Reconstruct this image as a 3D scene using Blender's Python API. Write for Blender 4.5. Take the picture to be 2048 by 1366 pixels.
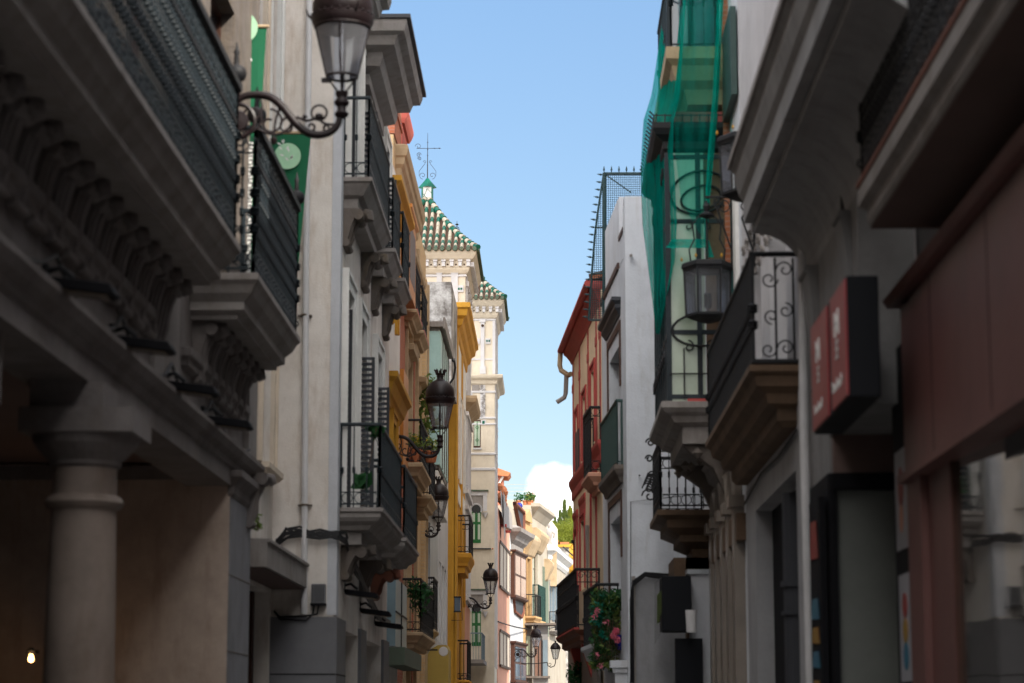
import bpy, bmesh, math, random
from mathutils import Vector, Matrix
random.seed(7)
S = bpy.context.scene
for o in list(bpy.data.objects): bpy.data.objects.remove(o)
COL = S.collection
R = math.radians
# ---------------------------------------------------------------- camera
FPX = 4550.0
PITCH = math.atan(757 / FPX); YAW = math.atan(76 * math.cos(PITCH) / FPX)
CAM = Vector((0, 0, 1.6))
cd = bpy.data.cameras.new('camera'); cam = bpy.data.objects.new('camera', cd); COL.objects.link(cam)
cam.location = CAM; cam.rotation_euler = (R(90) + PITCH, 0, YAW)
cd.sensor_width = 36; cd.lens = FPX / 2048 * 36; cd.clip_end = 3000; cd.clip_start = 0.1
cd.dof.use_dof = True; cd.dof.focus_distance = 80; cd.dof.aperture_fstop = 1.9
S.camera = cam
# ---------------------------------------------------------------- light
SUN_EL, SUN_AZ = 40.0, 132.0      # azimuth clockwise from +Y (the street's direction)
S.view_settings.view_transform = 'Standard'; S.view_settings.look = 'None'
S.view_settings.exposure = 1.75; S.view_settings.gamma = 1
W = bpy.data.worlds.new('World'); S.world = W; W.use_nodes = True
nt = W.node_tree; nt.nodes.clear(); N = nt.nodes.new; L = nt.links.new
sky = N('ShaderNodeTexSky'); sky.sky_type = 'NISHITA'; sky.sun_disc = False
sky.sun_elevation = R(SUN_EL); sky.sun_rotation = R(SUN_AZ); sky.air_density = 1.0; sky.dust_density = 0.6; sky.ozone_density = 2.0
bg = N('ShaderNodeBackground'); out = N('ShaderNodeOutputWorld')
tc = N('ShaderNodeTexCoord'); sep = N('ShaderNodeSeparateXYZ'); L(tc.outputs['Generated'], sep.inputs[0])
def mth(op, a, b=None, clamp=False):
    n = N('ShaderNodeMath'); n.operation = op; n.use_clamp = clamp
    for i, x in enumerate((a, b)):
        if x is None: continue
        if hasattr(x, 'node'): L(x, n.inputs[i])
        else: n.inputs[i].default_value = x
    return n.outputs[0]
# cloud added unseen behind and overhead for fill light; low bank at street's end
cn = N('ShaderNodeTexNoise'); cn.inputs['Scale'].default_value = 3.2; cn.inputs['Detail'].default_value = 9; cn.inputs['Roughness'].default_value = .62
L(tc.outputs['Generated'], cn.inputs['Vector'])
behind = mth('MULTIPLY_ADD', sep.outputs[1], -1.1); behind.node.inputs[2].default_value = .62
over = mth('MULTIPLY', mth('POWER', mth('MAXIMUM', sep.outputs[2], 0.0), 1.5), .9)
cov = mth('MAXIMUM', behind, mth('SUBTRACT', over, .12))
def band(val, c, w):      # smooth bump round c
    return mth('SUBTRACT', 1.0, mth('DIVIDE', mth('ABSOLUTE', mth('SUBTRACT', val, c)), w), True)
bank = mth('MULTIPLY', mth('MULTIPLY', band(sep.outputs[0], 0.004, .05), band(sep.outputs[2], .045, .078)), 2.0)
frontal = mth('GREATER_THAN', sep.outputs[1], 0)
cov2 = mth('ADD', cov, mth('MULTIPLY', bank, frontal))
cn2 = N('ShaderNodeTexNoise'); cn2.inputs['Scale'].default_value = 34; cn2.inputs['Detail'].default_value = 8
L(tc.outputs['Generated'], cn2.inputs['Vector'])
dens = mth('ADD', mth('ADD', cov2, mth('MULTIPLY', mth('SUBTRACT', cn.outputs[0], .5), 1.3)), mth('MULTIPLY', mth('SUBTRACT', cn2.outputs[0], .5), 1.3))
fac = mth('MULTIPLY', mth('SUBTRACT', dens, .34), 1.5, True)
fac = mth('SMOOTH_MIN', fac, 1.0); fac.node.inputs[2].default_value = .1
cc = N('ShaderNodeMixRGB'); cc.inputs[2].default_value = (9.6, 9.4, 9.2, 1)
tint = N('ShaderNodeMixRGB'); tint.blend_type = 'MULTIPLY'; tint.inputs[0].default_value = 1; tint.inputs[2].default_value = (1.0, 1.02, 1.05, 1)
hr = N('ShaderNodeMapRange'); hr.inputs[1].default_value = 0.0; hr.inputs[2].default_value = .34; L(sep.outputs[2], hr.inputs[0])
grad = N('ShaderNodeMixRGB'); grad.inputs[1].default_value = (.43, .375, .33, 1); grad.inputs[2].default_value = (.475, .515, .52, 1); L(hr.outputs[0], grad.inputs[0]); L(grad.outputs[0], tint.inputs[2])
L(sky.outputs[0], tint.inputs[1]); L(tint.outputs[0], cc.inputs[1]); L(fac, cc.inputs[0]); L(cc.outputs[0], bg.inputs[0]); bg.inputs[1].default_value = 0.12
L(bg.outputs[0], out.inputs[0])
sd = bpy.data.lights.new('sun', 'SUN'); so = bpy.data.objects.new('sun', sd); COL.objects.link(so)
sd.energy = 2.2; sd.angle = R(0.53); sd.color = (1, .93, .82)
to_sun = Vector((math.sin(R(SUN_AZ)) * math.cos(R(SUN_EL)), math.cos(R(SUN_AZ)) * math.cos(R(SUN_EL)), math.sin(R(SUN_EL))))
so.rotation_euler = to_sun.to_track_quat('Z', 'Y').to_euler(); so.location = (0, -20, 40)
# ---------------------------------------------------------------- materials
def mat(name, col, rough=.85, col2=None, scale=1.2, var=.5, bump=.15, bscale=30, metal=0, stain=None, stain_amt=0, spec=.3, kind=None, trans=0):
    m = bpy.data.materials.new(name); m.use_nodes = True; t = m.node_tree; b = t.nodes['Principled BSDF']
    n = t.nodes.new; l = t.links.new
    b.inputs['Roughness'].default_value = rough; b.inputs['Metallic'].default_value = metal
    b.inputs['Specular IOR Level'].default_value = spec
    c = n('ShaderNodeTexCoord').outputs['Object']
    if col2 is None: col2 = tuple(x * .72 for x in col)
    base = n('ShaderNodeMixRGB'); base.inputs[1].default_value = (*col, 1); base.inputs[2].default_value = (*col2, 1)
    nz = n('ShaderNodeTexNoise'); nz.inputs['Scale'].default_value = scale; nz.inputs['Detail'].default_value = 8; nz.inputs['Roughness'].default_value = .65
    l(c, nz.inputs['Vector'])
    rp = n('ShaderNodeMapRange'); rp.inputs[1].default_value = .42; rp.inputs[2].default_value = .72; rp.inputs[4].default_value = var
    l(nz.outputs[0], rp.inputs[0]); l(rp.outputs[0], base.inputs[0]); cur = base.outputs[0]
    if kind == 'brick':
        sp = n('ShaderNodeSeparateXYZ'); l(c, sp.inputs[0]); ad = n('ShaderNodeMath'); l(sp.outputs[0], ad.inputs[0]); l(sp.outputs[1], ad.inputs[1])
        cb = n('ShaderNodeCombineXYZ'); l(ad.outputs[0], cb.inputs[0]); l(sp.outputs[2], cb.inputs[1])
        br = n('ShaderNodeTexBrick'); br.inputs['Scale'].default_value = 1; br.inputs['Brick Width'].default_value = .28; br.inputs['Row Height'].default_value = .075; br.inputs['Mortar Size'].default_value = .011
        br.inputs['Color1'].default_value = (*col, 1); br.inputs['Color2'].default_value = (*col2, 1); br.inputs['Mortar'].default_value = (*[x * .6 + .12 for x in col], 1)
        l(cb.outputs[0], br.inputs['Vector']); mx = n('ShaderNodeMixRGB'); mx.inputs[0].default_value = .75; l(cur, mx.inputs[1]); l(br.outputs[0], mx.inputs[2]); cur = mx.outputs[0]
    if stain:
        mp = n('ShaderNodeMapping'); mp.inputs['Scale'].default_value = (1.6, 1.6, .35) if kind != 'blotch' else (1, 1, 1); l(c, mp.inputs[0])
        n2 = n('ShaderNodeTexNoise'); n2.inputs['Scale'].default_value = 2.2 if kind != 'blotch' else 1.1; n2.inputs['Detail'].default_value = 10; n2.inputs['Roughness'].default_value = .7
        l(mp.outputs[0], n2.inputs['Vector']); r2 = n('ShaderNodeMapRange'); r2.inputs[1].default_value = .5 if kind != 'blotch' else .43; r2.inputs[2].default_value = .72 if kind != 'blotch' else .58; r2.inputs[4].default_value = stain_amt
        l(n2.outputs[0], r2.inputs[0]); m2 = n('ShaderNodeMixRGB'); l(r2.outputs[0], m2.inputs[0]); l(cur, m2.inputs[1]); m2.inputs[2].default_value = (*stain, 1); cur = m2.outputs[0]
    n3 = n('ShaderNodeTexNoise'); n3.inputs['Scale'].default_value = .45; n3.inputs['Detail'].default_value = 12; n3.inputs['Roughness'].default_value = .8; l(c, n3.inputs['Vector'])
    r3 = n('ShaderNodeMapRange'); r3.inputs[1].default_value = .3; r3.inputs[2].default_value = .7; r3.inputs[3].default_value = .80; r3.inputs[4].default_value = 1.12; l(n3.outputs[0], r3.inputs[0])
    m4 = n('ShaderNodeMixRGB'); m4.blend_type = 'MULTIPLY'; m4.inputs[0].default_value = 1; l(cur, m4.inputs[1]); l(r3.outputs[0], m4.inputs[2]); cur = m4.outputs[0]
    l(cur, b.inputs['Base Color'])
    if metal < .8 and rough > .3:
        r5 = n('ShaderNodeMapRange'); r5.inputs[3].default_value = max(.05, rough - .12); r5.inputs[4].default_value = min(1, rough + .12); l(n3.outputs[0], r5.inputs[0]); l(r5.outputs[0], b.inputs['Roughness'])
    if bump:
        nb = n('ShaderNodeTexNoise'); nb.inputs['Scale'].default_value = bscale; nb.inputs['Detail'].default_value = 6; l(c, nb.inputs['Vector'])
        bp = n('ShaderNodeBump'); bp.inputs['Strength'].default_value = bump; bp.inputs['Distance'].default_value = .02
        l(nb.outputs[0], bp.inputs['Height']); l(bp.outputs[0], b.inputs['Normal'])
    return m
def glass(name, col=(.03, .035, .04), rough=.06):
    m = mat(name, col, rough, bump=0.03, bscale=3, spec=.9); return m
def lampglass(rough=.1, milk=.11, fres=.35):
    m = bpy.data.materials.new('lantern_glass'); m.use_nodes = True; t = m.node_tree; t.nodes.clear(); n = t.nodes.new
    o = n('ShaderNodeOutputMaterial'); mx = n('ShaderNodeMixShader'); a = n('ShaderNodeBsdfTransparent'); g = n('ShaderNodeBsdfGlossy'); f = n('ShaderNodeLayerWeight'); f.inputs[0].default_value = fres
    a.inputs[0].default_value = (.80, .82, .84, 1); g.inputs['Roughness'].default_value = .08; g.inputs[0].default_value = (.8, .85, .95, 1)
    nz = n('ShaderNodeTexNoise'); nz.inputs['Scale'].default_value = 6; ad = n('ShaderNodeMath'); ad.operation = 'MULTIPLY_ADD'; ad.inputs[1].default_value = .12; t.links.new(nz.outputs[0], ad.inputs[0]); t.links.new(f.outputs[0], ad.inputs[2])
    t.links.new(ad.outputs[0], mx.inputs[0]); t.links.new(a.outputs[0], mx.inputs[1]); t.links.new(g.outputs[0], mx.inputs[2]); df = n('ShaderNodeBsdfTranslucent'); df.inputs[0].default_value = (.75, .75, .8, 1); d2 = n('ShaderNodeBsdfDiffuse'); d2.inputs[0].default_value = (.6, .6, .64, 1); a2 = n('ShaderNodeAddShader'); t.links.new(df.outputs[0], a2.inputs[0]); t.links.new(d2.outputs[0], a2.inputs[1])
    m3 = n('ShaderNodeMixShader'); m3.inputs[0].default_value = milk; t.links.new(mx.outputs[0], m3.inputs[1]); t.links.new(a2.outputs[0], m3.inputs[2]); t.links.new(m3.outputs[0], o.inputs[0]); return m
def netmat(lo=.45, hi=.85):
    m = bpy.data.materials.new('green_netting'); m.use_nodes = True; t = m.node_tree; t.nodes.clear(); n = t.nodes.new; l = t.links.new
    o = n('ShaderNodeOutputMaterial'); mx = n('ShaderNodeMixShader'); a = n('ShaderNodeBsdfTransparent'); d = n('ShaderNodeBsdfDiffuse'); tr = n('ShaderNodeBsdfTranslucent'); m2 = n('ShaderNodeMixShader')
    d.inputs[0].default_value = (.0, .34, .27, 1); tr.inputs[0].default_value = (.0, .42, .34, 1); a.inputs[0].default_value = (.55, .93, .87, 1)
    c = n('ShaderNodeTexCoord').outputs['Object']; nz = n('ShaderNodeTexNoise'); nz.inputs['Scale'].default_value = 1.6; nz.inputs['Detail'].default_value = 5; mp = n('ShaderNodeMapping'); mp.inputs['Scale'].default_value = (5, 5, .5); l(c, mp.inputs[0]); l(mp.outputs[0], nz.inputs['Vector'])
    r = n('ShaderNodeMapRange'); r.inputs[1].default_value = .3; r.inputs[2].default_value = .7; r.inputs[3].default_value = lo; r.inputs[4].default_value = hi; l(nz.outputs[0], r.inputs[0])
    l(r.outputs[0], mx.inputs[0]); m2.inputs[0].default_value = .5; l(d.outputs[0], m2.inputs[1]); l(tr.outputs[0], m2.inputs[2]); l(a.outputs[0], mx.inputs[1]); l(m2.outputs[0], mx.inputs[2]); l(mx.outputs[0], o.inputs[0]); return m
def emit(name, col, s):
    m = bpy.data.materials.new(name); m.use_nodes = True; b = m.node_tree.nodes['Principled BSDF']; b.inputs['Emission Color'].default_value = (*col, 1); b.inputs['Emission Strength'].default_value = s; b.inputs['Base Color'].default_value = (*col, 1); return m
def leafmat(name, c1, c2, tr=.3):
    m = mat(name, c1, .6, c2, scale=9, var=1, bump=0); b = m.node_tree.nodes['Principled BSDF']
    t = m.node_tree; o = t.nodes['Material Output']; tl = t.nodes.new('ShaderNodeBsdfTranslucent'); mx = t.nodes.new('ShaderNodeMixShader'); mx.inputs[0].default_value = tr
    tl.inputs[0].default_value = (*[min(1, x * 1.6) for x in c1], 1)
    t.links.new(b.outputs[0], mx.inputs[1]); t.links.new(tl.outputs[0], mx.inputs[2]); t.links.new(mx.outputs[0], o.inputs[0]); return m
M = dict(
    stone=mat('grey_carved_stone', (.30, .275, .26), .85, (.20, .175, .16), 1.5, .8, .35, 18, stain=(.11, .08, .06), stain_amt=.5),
    stone_mid=mat('mid_grey_stone', (.20, .18, .175), .85, (.115, .098, .09), 1.5, .9, .35, 18, stain=(.10, .07, .04), stain_amt=.4),  # grey stone in a darker tone than the carved one
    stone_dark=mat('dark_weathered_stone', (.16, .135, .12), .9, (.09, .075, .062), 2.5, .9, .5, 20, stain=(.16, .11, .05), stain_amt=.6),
    taupe=mat('taupe_marble', (.25, .20, .17), .6, (.14, .11, .09), 1.6, .9, .1, 8, stain=(.14, .09, .055), stain_amt=.5, spec=.3),
    stucco=mat('off_white_render', (.72, .67, .62), .9, (.58, .52, .46), .7, .9, .25, 40, stain=(.36, .25, .16), stain_amt=.62),
    greywall=mat('pale_grey_render', (.52, .53, .56), .9, (.45, .46, .49), .5, .5, .2, 40, stain=(.36, .34, .33), stain_amt=.35),
    cream=mat('cream_render', (.66, .56, .45), .9, (.58, .48, .38), .8, .7, .2, 40, stain=(.45, .36, .26), stain_amt=.3),
    trimwhite=mat('white_plaster_trim', (.74, .73, .70), .85, (.60, .58, .55), 1.5, .6, .2, 40),
    iron=mat('black_wrought_iron', (.014, .015, .018), .6, (.024, .02, .018), 6, .6, .1, 60, spec=.25),
    iron_blue=mat('blue_black_iron', (.012, .020, .026), .5, (.022, .032, .038), 4, .7, .15, 30, spec=.3),
    iron_green=mat('dark_green_iron', (.01, .045, .04), .5, (.02, .06, .05), 5, .5, .1, 40, spec=.5),
    lampmetal=mat('dark_maroon_cast_iron', (.014, .008, .009), .42, (.009, .006, .006), 5, .6, .12, 40, spec=.28),
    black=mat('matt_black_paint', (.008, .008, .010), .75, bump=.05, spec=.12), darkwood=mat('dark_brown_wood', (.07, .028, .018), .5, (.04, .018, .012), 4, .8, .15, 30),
    glass=glass('dark_window_glass'), glass_blue=glass('sky_window_glass', (.10, .13, .17)), glass_green=glass('pale_green_curtain_glass', (.42, .50, .38), .25),
    shutter=mat('charcoal_shutter', (.045, .047, .055), .55, bump=.05), shutter_blue=mat('slate_blue_shutter', (.16, .21, .25), .6), shutter_grey=mat('warm_grey_shutter', (.30, .27, .25), .6),
    ochre=mat('ochre_paint', (.56, .29, .035), .8, (.46, .22, .02), 1.2, .8, .2, 30, stain=(.30, .15, .03), stain_amt=.3),
    orange=mat('orange_varnished_wood', (.52, .20, .03), .5, (.36, .12, .015), 3, .8, .1, 30),
    brick=mat('red_brick', (.42, .13, .065), .9, (.33, .10, .05), 3, .6, .3, 50, kind='brick'), ybrick=mat('yellow_brick', (.62, .44, .24), .9, (.52, .33, .16), 2, .7, .3, 50, kind='brick'),
    bandstone=mat('sand_coloured_moulding', (.46, .345, .22), .85, (.30, .21, .12), 2, .8, .2, 30),
    concrete=mat('mould_streaked_concrete', (.46, .45, .44), .9, (.36, .35, .34), 1.0, .7, .3, 25, kind='blotch', stain=(.10, .088, .08), stain_amt=.95),
    greyblock=mat('grey_panel_stone', (.16, .16, .17), .6, (.12, .12, .13), 1.2, .7, .08, 20), mint=mat('mint_blind', (.40, .60, .58), .5, (.33, .52, .5), 2, .5, .05),
    green_tile=mat('green_glazed_tile', (.0, .11, .075), .35, (.005, .06, .03), 12, .9, .1, 20, spec=.3), white_tile=mat('cream_glazed_tile', (.46, .41, .33), .45, (.33, .27, .2), 9, .8, .1, 20, spec=.3),
    pan=mat('dark_terracotta_pans', (.08, .042, .026), .9, (.04, .025, .018), 7, .9, .4, 30), ridge=mat('mossy_green_ridge_tile', (.06, .10, .07), .5, (.12, .10, .05), 6, .9, .3, 20),
    terracotta=mat('terracotta', (.46, .16, .07), .8, (.34, .11, .05), 5, .7, .2, 30), terra_dark=mat('dark_terracotta', (.17, .055, .03), .7, (.10, .04, .025), 3, .8, .2, 30),
    towercream=mat('tower_cream_render', (.66, .585, .475), .9, (.56, .49, .39), .5, .8, .1, 40, stain=(.42, .35, .27), stain_amt=.35), lilacwhite=mat('cool_white_trim', (.58, .57, .585), .85, (.48, .47, .48), 2, .6, .2, 30),
    salmon=mat('salmon_render', (.60, .31, .22), .9, (.54, .28, .19), 1, .6, .1), peach=mat('peach_render', (.44, .28, .135), .9, (.37, .22, .10), .8, .6, .1), palewhite=mat('sunlit_white_render', (.37, .33, .27), .9, (.29, .25, .20), .8, .8, .1, stain=(.34, .26, .16), stain_amt=.35), pier=mat('pale_pier_marble', (.52, .42, .35), .6, (.33, .25, .20), 1.0, .9, .1, 8, stain=(.25, .16, .10), stain_amt=.5, spec=.3), hexglass=lampglass(.1, .07, .18), overhang=mat('pale_grey_moulding', (.33, .325, .325), .85, (.22, .215, .215), 1.2, .8, .2, 20, stain=(.14, .13, .12), stain_amt=.5), pier_side=mat('blue_grey_stone', (.25, .25, .27), .7, (.18, .18, .19), 2, .8, .15, 20, stain=(.12, .11, .1), stain_amt=.5), front_grey=mat('grey_shopfront_render', (.34, .34, .35), .85, (.26, .26, .27), 1, .7, .2, 25, stain=(.18, .16, .15), stain_amt=.5),
    palebrick=mat('white_painted_brick', (.52, .52, .53), .85, (.42, .43, .44), 2, .6, .2, kind='brick'), yellow=mat('warm_yellow_render', (.50, .29, .04), .9),
    ryellow=mat('sand_yellow_render', (.80, .64, .44), .9, (.66, .49, .31), .8, .7, .15, stain=(.45, .33, .2), stain_amt=.25), rred=mat('raspberry_red_paint', (.46, .075, .065), .6, (.38, .055, .05), 3, .6, .1),
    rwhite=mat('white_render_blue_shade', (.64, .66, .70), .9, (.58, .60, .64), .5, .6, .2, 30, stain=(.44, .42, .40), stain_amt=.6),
    relief=mat('white_relief_render', (.60, .585, .60), .9, (.52, .50, .51), 1.5, .7, .5, 55), brownwood=mat('weathered_brown_wood', (.15, .095, .06), .8, (.075, .048, .03), 2, .9, .3, 20),
    maroon=mat('maroon_panel', (.16, .068, .060), .5, (.115, .048, .042), .9, .9, .12, 9, spec=.4, stain=(.10, .06, .05), stain_amt=.4), signred=mat('red_sign_face', (.30, .04, .045), .4, bump=0), signblack=mat('black_sign_case', (.007, .008, .011), .6, bump=0, spec=.15),
    darkcement=mat('dark_grey_cement', (.12, .12, .125), .9, (.09, .09, .095), 1, .6, .15), mould=mat('grey_moulding', (.23, .225, .225), .85, (.155, .15, .148), 2, .7, .2),
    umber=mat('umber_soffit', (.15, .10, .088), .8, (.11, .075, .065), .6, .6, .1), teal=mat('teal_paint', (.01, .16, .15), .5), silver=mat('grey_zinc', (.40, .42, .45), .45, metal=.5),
    pipe=mat('pale_painted_pipe', (.58, .57, .575), .5, (.5, .49, .49), 2, .5, .05), cable=mat('black_rubber_cable', (.012, .012, .014), .5, bump=0), lens=mat('amber_lens', (.14, .10, .06), .15, spec=.8, bump=0),
    bgreen=mat('banner_green_cloth', (.008, .115, .052), .8, bump=.05), blight=mat('banner_light_green', (.36, .60, .40), .8, bump=0), bwhite=mat('banner_white_print', (.70, .70, .68), .8, bump=0),
    wire=mat('dark_green_wire', (.02, .05, .055), .5, bump=0), lglass=lampglass(), net=netmat(), net_sheer=netmat(.12, .36),
    leaf=leafmat('dark_green_leaves', (.025, .10, .03), (.01, .05, .02)), leaf_teal=leafmat('teal_artificial_leaves', (.01, .20, .13), (.01, .12, .08)), leaf_light=leafmat('light_green_leaves', (.13, .19, .04), (.06, .11, .02)),
    leaf_sun=leafmat('yellow_green_leaves', (.17, .19, .015), (.05, .09, .01), .25), cypress=leafmat('cypress_green', (.08, .11, .02), (.025, .05, .01), .15), petal=leafmat('pink_petals', (.62, .15, .22), (.70, .30, .35)), petal_yellow=leafmat('yellow_petals', (.75, .50, .02), (.6, .35, .02)), petal_red=leafmat('red_petals', (.6, .03, .02), (.4, .02, .02)),
    bark=mat('bark', (.12, .08, .05), .9), blueball=mat('cobalt_glaze', (.01, .02, .22), .2), bulb=emit('lit_bulb', (1, .50, .16), 5), asphalt=mat('dark_street_paving', (.10, .095, .09), .8, (.07, .065, .06), 3, .8, .2, 20),
    green_door=mat('green_painted_door', (.015, .14, .03), .4), olive=mat('olive_canopy', (.13, .16, .12), .8), bluegrey=mat('blue_grey_panel', (.26, .37, .42), .4, (.2, .3, .35), 2, .6, .03, spec=.6), mustard=mat('mustard_panel', (.42, .30, .07), .6, (.36, .26, .06), .8, .6, .05),
    sky_glass=glass('mirror_like_shop_glass', (.16, .16, .165), .03), paper=mat('poster_paper', (.34, .34, .37), .5, (.26, .26, .28), 3, .8, 0), p_red=mat('poster_red', (.30, .04, .035), .5, (.22, .05, .03), 6, .8, 0), p_yellow=mat('poster_yellow', (.32, .20, .03), .5, (.28, .09, .03), 7, 1, 0), p_blue=mat('poster_blue', (.03, .17, .24), .5, (.05, .10, .20), 7, 1, 0),
)
M['sky_glass'].node_tree.nodes['Principled BSDF'].inputs['Metallic'].default_value = .9
# world-size shop mirror keeps a neutral tint
for k in ('sky_glass',):
    b = M[k].node_tree.nodes['Principled BSDF']
    for lk in list(b.inputs['Base Color'].links): M[k].node_tree.links.remove(lk)
    b.inputs['Base Color'].default_value = (.42, .40, .38, 1)
# ---------------------------------------------------------------- mesh builder
class MB:
    def __init__(s, f=None): s.v = []; s.f = []; s.m = []; s.i = 0; s.tf = f or (lambda p: Vector(p))
    def add(s, vs, fs):
        s.p = getattr(s, 'p', []); s.p.append((len(s.v), len(s.f), len(vs), len(fs))); o = len(s.v); s.v += [s.tf(p) for p in vs]; s.f += [tuple(o + i for i in f) for f in fs]; s.m += [s.i] * len(fs); return s
    def box(s, a0, a1, b0, b1, c0, c1):
        return s.add([(a0, b0, c0), (a1, b0, c0), (a1, b1, c0), (a0, b1, c0), (a0, b0, c1), (a1, b0, c1), (a1, b1, c1), (a0, b1, c1)],
                     [(0, 1, 2, 3), (4, 5, 6, 7), (0, 1, 5, 4), (1, 2, 6, 5), (2, 3, 7, 6), (3, 0, 4, 7)])
    def quad(s, *p): return s.add(p, [tuple(range(len(p)))])
    def prism(s, poly, ax, a0, a1):
        n = len(poly)
        mk = {'u': lambda p, a: (a, p[0], p[1]), 'v': lambda p, a: (p[0], a, p[1]), 'w': lambda p, a: (p[0], p[1], a)}[ax]
        return s.add([mk(p, a0) for p in poly] + [mk(p, a1) for p in poly], [tuple(range(n)), tuple(range(2 * n - 1, n - 1, -1))] + [(i, (i + 1) % n, n + (i + 1) % n, n + i) for i in range(n)])
    def steps(s, u0, u1, prof, ret=True, vb=-.02):
        """moulded slab or cornice: prof = [(v, w)...]; ends mitred back by the same amount"""
        vm = max(p[0] for p in prof); vs = []; fs = []
        for v, w in prof:
            e = (vm - v) if ret else 0
            vs += [(u0 + e, vb, w), (u0 + e, v, w), (u1 - e, v, w), (u1 - e, vb, w)]
        n = len(prof)
        for i in range(n - 1):
            a = i * 4
            for k in range(4): fs.append((a + k, a + (k + 1) % 4, a + 4 + (k + 1) % 4, a + 4 + k))
        fs += [(0, 1, 2, 3), tuple((n - 1) * 4 + k for k in range(4))]
        return s.add(vs, fs)
    def tube(s, pts, r, n=6, closed=False, flat=None):
        P = [Vector(p) for p in pts]; k = len(P); rr = r if isinstance(r, (list, tuple)) else [r] * k
        vs = []; prev = None
        for i, p in enumerate(P):
            if closed: t = P[(i + 1) % k] - P[i - 1]
            else: t = P[min(i + 1, k - 1)] - P[max(i - 1, 0)]
            if t.length < 1e-9: t = Vector((0, 0, 1))
            t.normalize()
            if prev is None: a = t.cross(Vector((0, 0, 1)) if abs(t.z) < .9 else Vector((0, 1, 0)))
            else: a = prev - t * prev.dot(t)
            if a.length < 1e-6: a = t.cross(Vector((1, .3, 0)))
            a.normalize(); prev = a; b = t.cross(a)
            for j in range(n):
                an = 2 * math.pi * (j + .5) / n; vs.append(tuple(p + (a * math.cos(an) + b * math.sin(an)) * rr[i]))
        fs = []
        for i in range(k if closed else k - 1):
            for j in range(n):
                a0 = i * n; b0 = ((i + 1) % k) * n; fs.append((a0 + j, a0 + (j + 1) % n, b0 + (j + 1) % n, b0 + j))
        if not closed: fs += [tuple(range(n)), tuple(range((k - 1) * n, k * n))]
        return s.add(vs, fs)
    def lathe(s, prof, c, n=12, ax=2, cap=True):
        vs = []
        for r, h in prof:
            for j in range(n):
                a = 2 * math.pi * j / n; q = [0, 0, 0]; q[ax] = h; q[(ax + 1) % 3] = r * math.cos(a); q[(ax + 2) % 3] = r * math.sin(a)
                vs.append((c[0] + q[0], c[1] + q[1], c[2] + q[2]))
        k = len(prof); fs = [(i * n + j, i * n + (j + 1) % n, (i + 1) * n + (j + 1) % n, (i + 1) * n + j) for i in range(k - 1) for j in range(n)]
        if cap: fs += [tuple(range(n)), tuple(range((k - 1) * n, k * n))]
        return s.add(vs, fs)
    def ring(s, c, Rr, r, ea, eb, n=12, m=4, a0=0, a1=360):
        cl = (a1 - a0) >= 360; ea = Vector(ea); eb = Vector(eb); c = Vector(c); q = n if cl else n + 1
        return s.tube([tuple(c + ea * Rr * math.cos(R(a0 + (a1 - a0) * i / n)) + eb * Rr * math.sin(R(a0 + (a1 - a0) * i / n))) for i in range(q)], r, m, cl)
    def spiral(s, c, ea, eb, r0, r1, a0, a1, r=.01, n=16, m=4):
        ea = Vector(ea); eb = Vector(eb); c = Vector(c)
        pts = []
        for i in range(n + 1):
            t = i / n; a = R(a0 + (a1 - a0) * t); q = r0 + (r1 - r0) * t; pts.append(tuple(c + ea * q * math.cos(a) + eb * q * math.sin(a)))
        return s.tube(pts, r, m)
    def leaves(s, c, rad, n, size, squash=(1, 1, 1), rnd=random):
        for _ in range(n):
            while True:
                d = Vector((rnd.uniform(-1, 1), rnd.uniform(-1, 1), rnd.uniform(-1, 1)))
                if d.length < 1: break
            p = Vector(c) + Vector((d.x * rad * squash[0], d.y * rad * squash[1], d.z * rad * squash[2]))
            a = Vector((rnd.uniform(-1, 1), rnd.uniform(-1, 1), rnd.uniform(-1, 1))).normalized(); b = a.cross(Vector((rnd.uniform(-1, 1), rnd.uniform(-1, 1), rnd.uniform(-1, 1)))).normalized()
            z = size * rnd.uniform(.6, 1.4)
            s.quad(tuple(p - a * z), tuple(p - b * z * .4), tuple(p + a * z), tuple(p + b * z * .4))
        return s
    def build(s, name, mats, parent=None, smooth=False, bevel=0):
        me = bpy.data.meshes.new(name); off = Vector(parent['_org']) if parent is not None and '_org' in parent else Vector((0, 0, 0))
        me.from_pydata([tuple(p - off) for p in s.v], [], s.f)
        mats = mats if isinstance(mats, (list, tuple)) else [mats]
        for m in mats: me.materials.append(M[m] if isinstance(m, str) else m)
        bm = bmesh.new(); bm.from_mesh(me)
        for f, mi in zip(bm.faces, s.m): f.material_index = mi; f.smooth = smooth
        bmesh.ops.recalc_face_normals(bm, faces=bm.faces[:]); bm.to_mesh(me); bm.free()
        o = bpy.data.objects.new(name, me); COL.objects.link(o)
        if parent is not None:
            o.parent = parent; o['_org'] = tuple(off)
        if bevel:
            b = o.modifiers.new('bevel', 'BEVEL'); b.width = bevel; b.segments = 2; b.limit_method = 'ANGLE'; b.angle_limit = R(40)
        if smooth:
            try: me.set_sharp_from_angle(angle=R(50))
            except Exception: pass
        return o
def build_each(mb, name, m, parent):
    """every piece of the builder becomes an object of its own"""
    r_ = None
    for (v0, f0, nv, nf) in mb.p:
        k = MB(); k.v = mb.v[v0:v0 + nv]; k.f = [tuple(i - v0 for i in f) for f in mb.f[f0:f0 + nf]]; k.m = [0] * nf; r_ = k.build(name, m, parent)
    return r_
def tag(o, label=None, cat=None, group=None, kind=None):
    if label: o['label'] = label
    if cat: o['category'] = cat
    if group: o['group'] = group
    if kind: o['kind'] = kind
    return o
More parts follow.
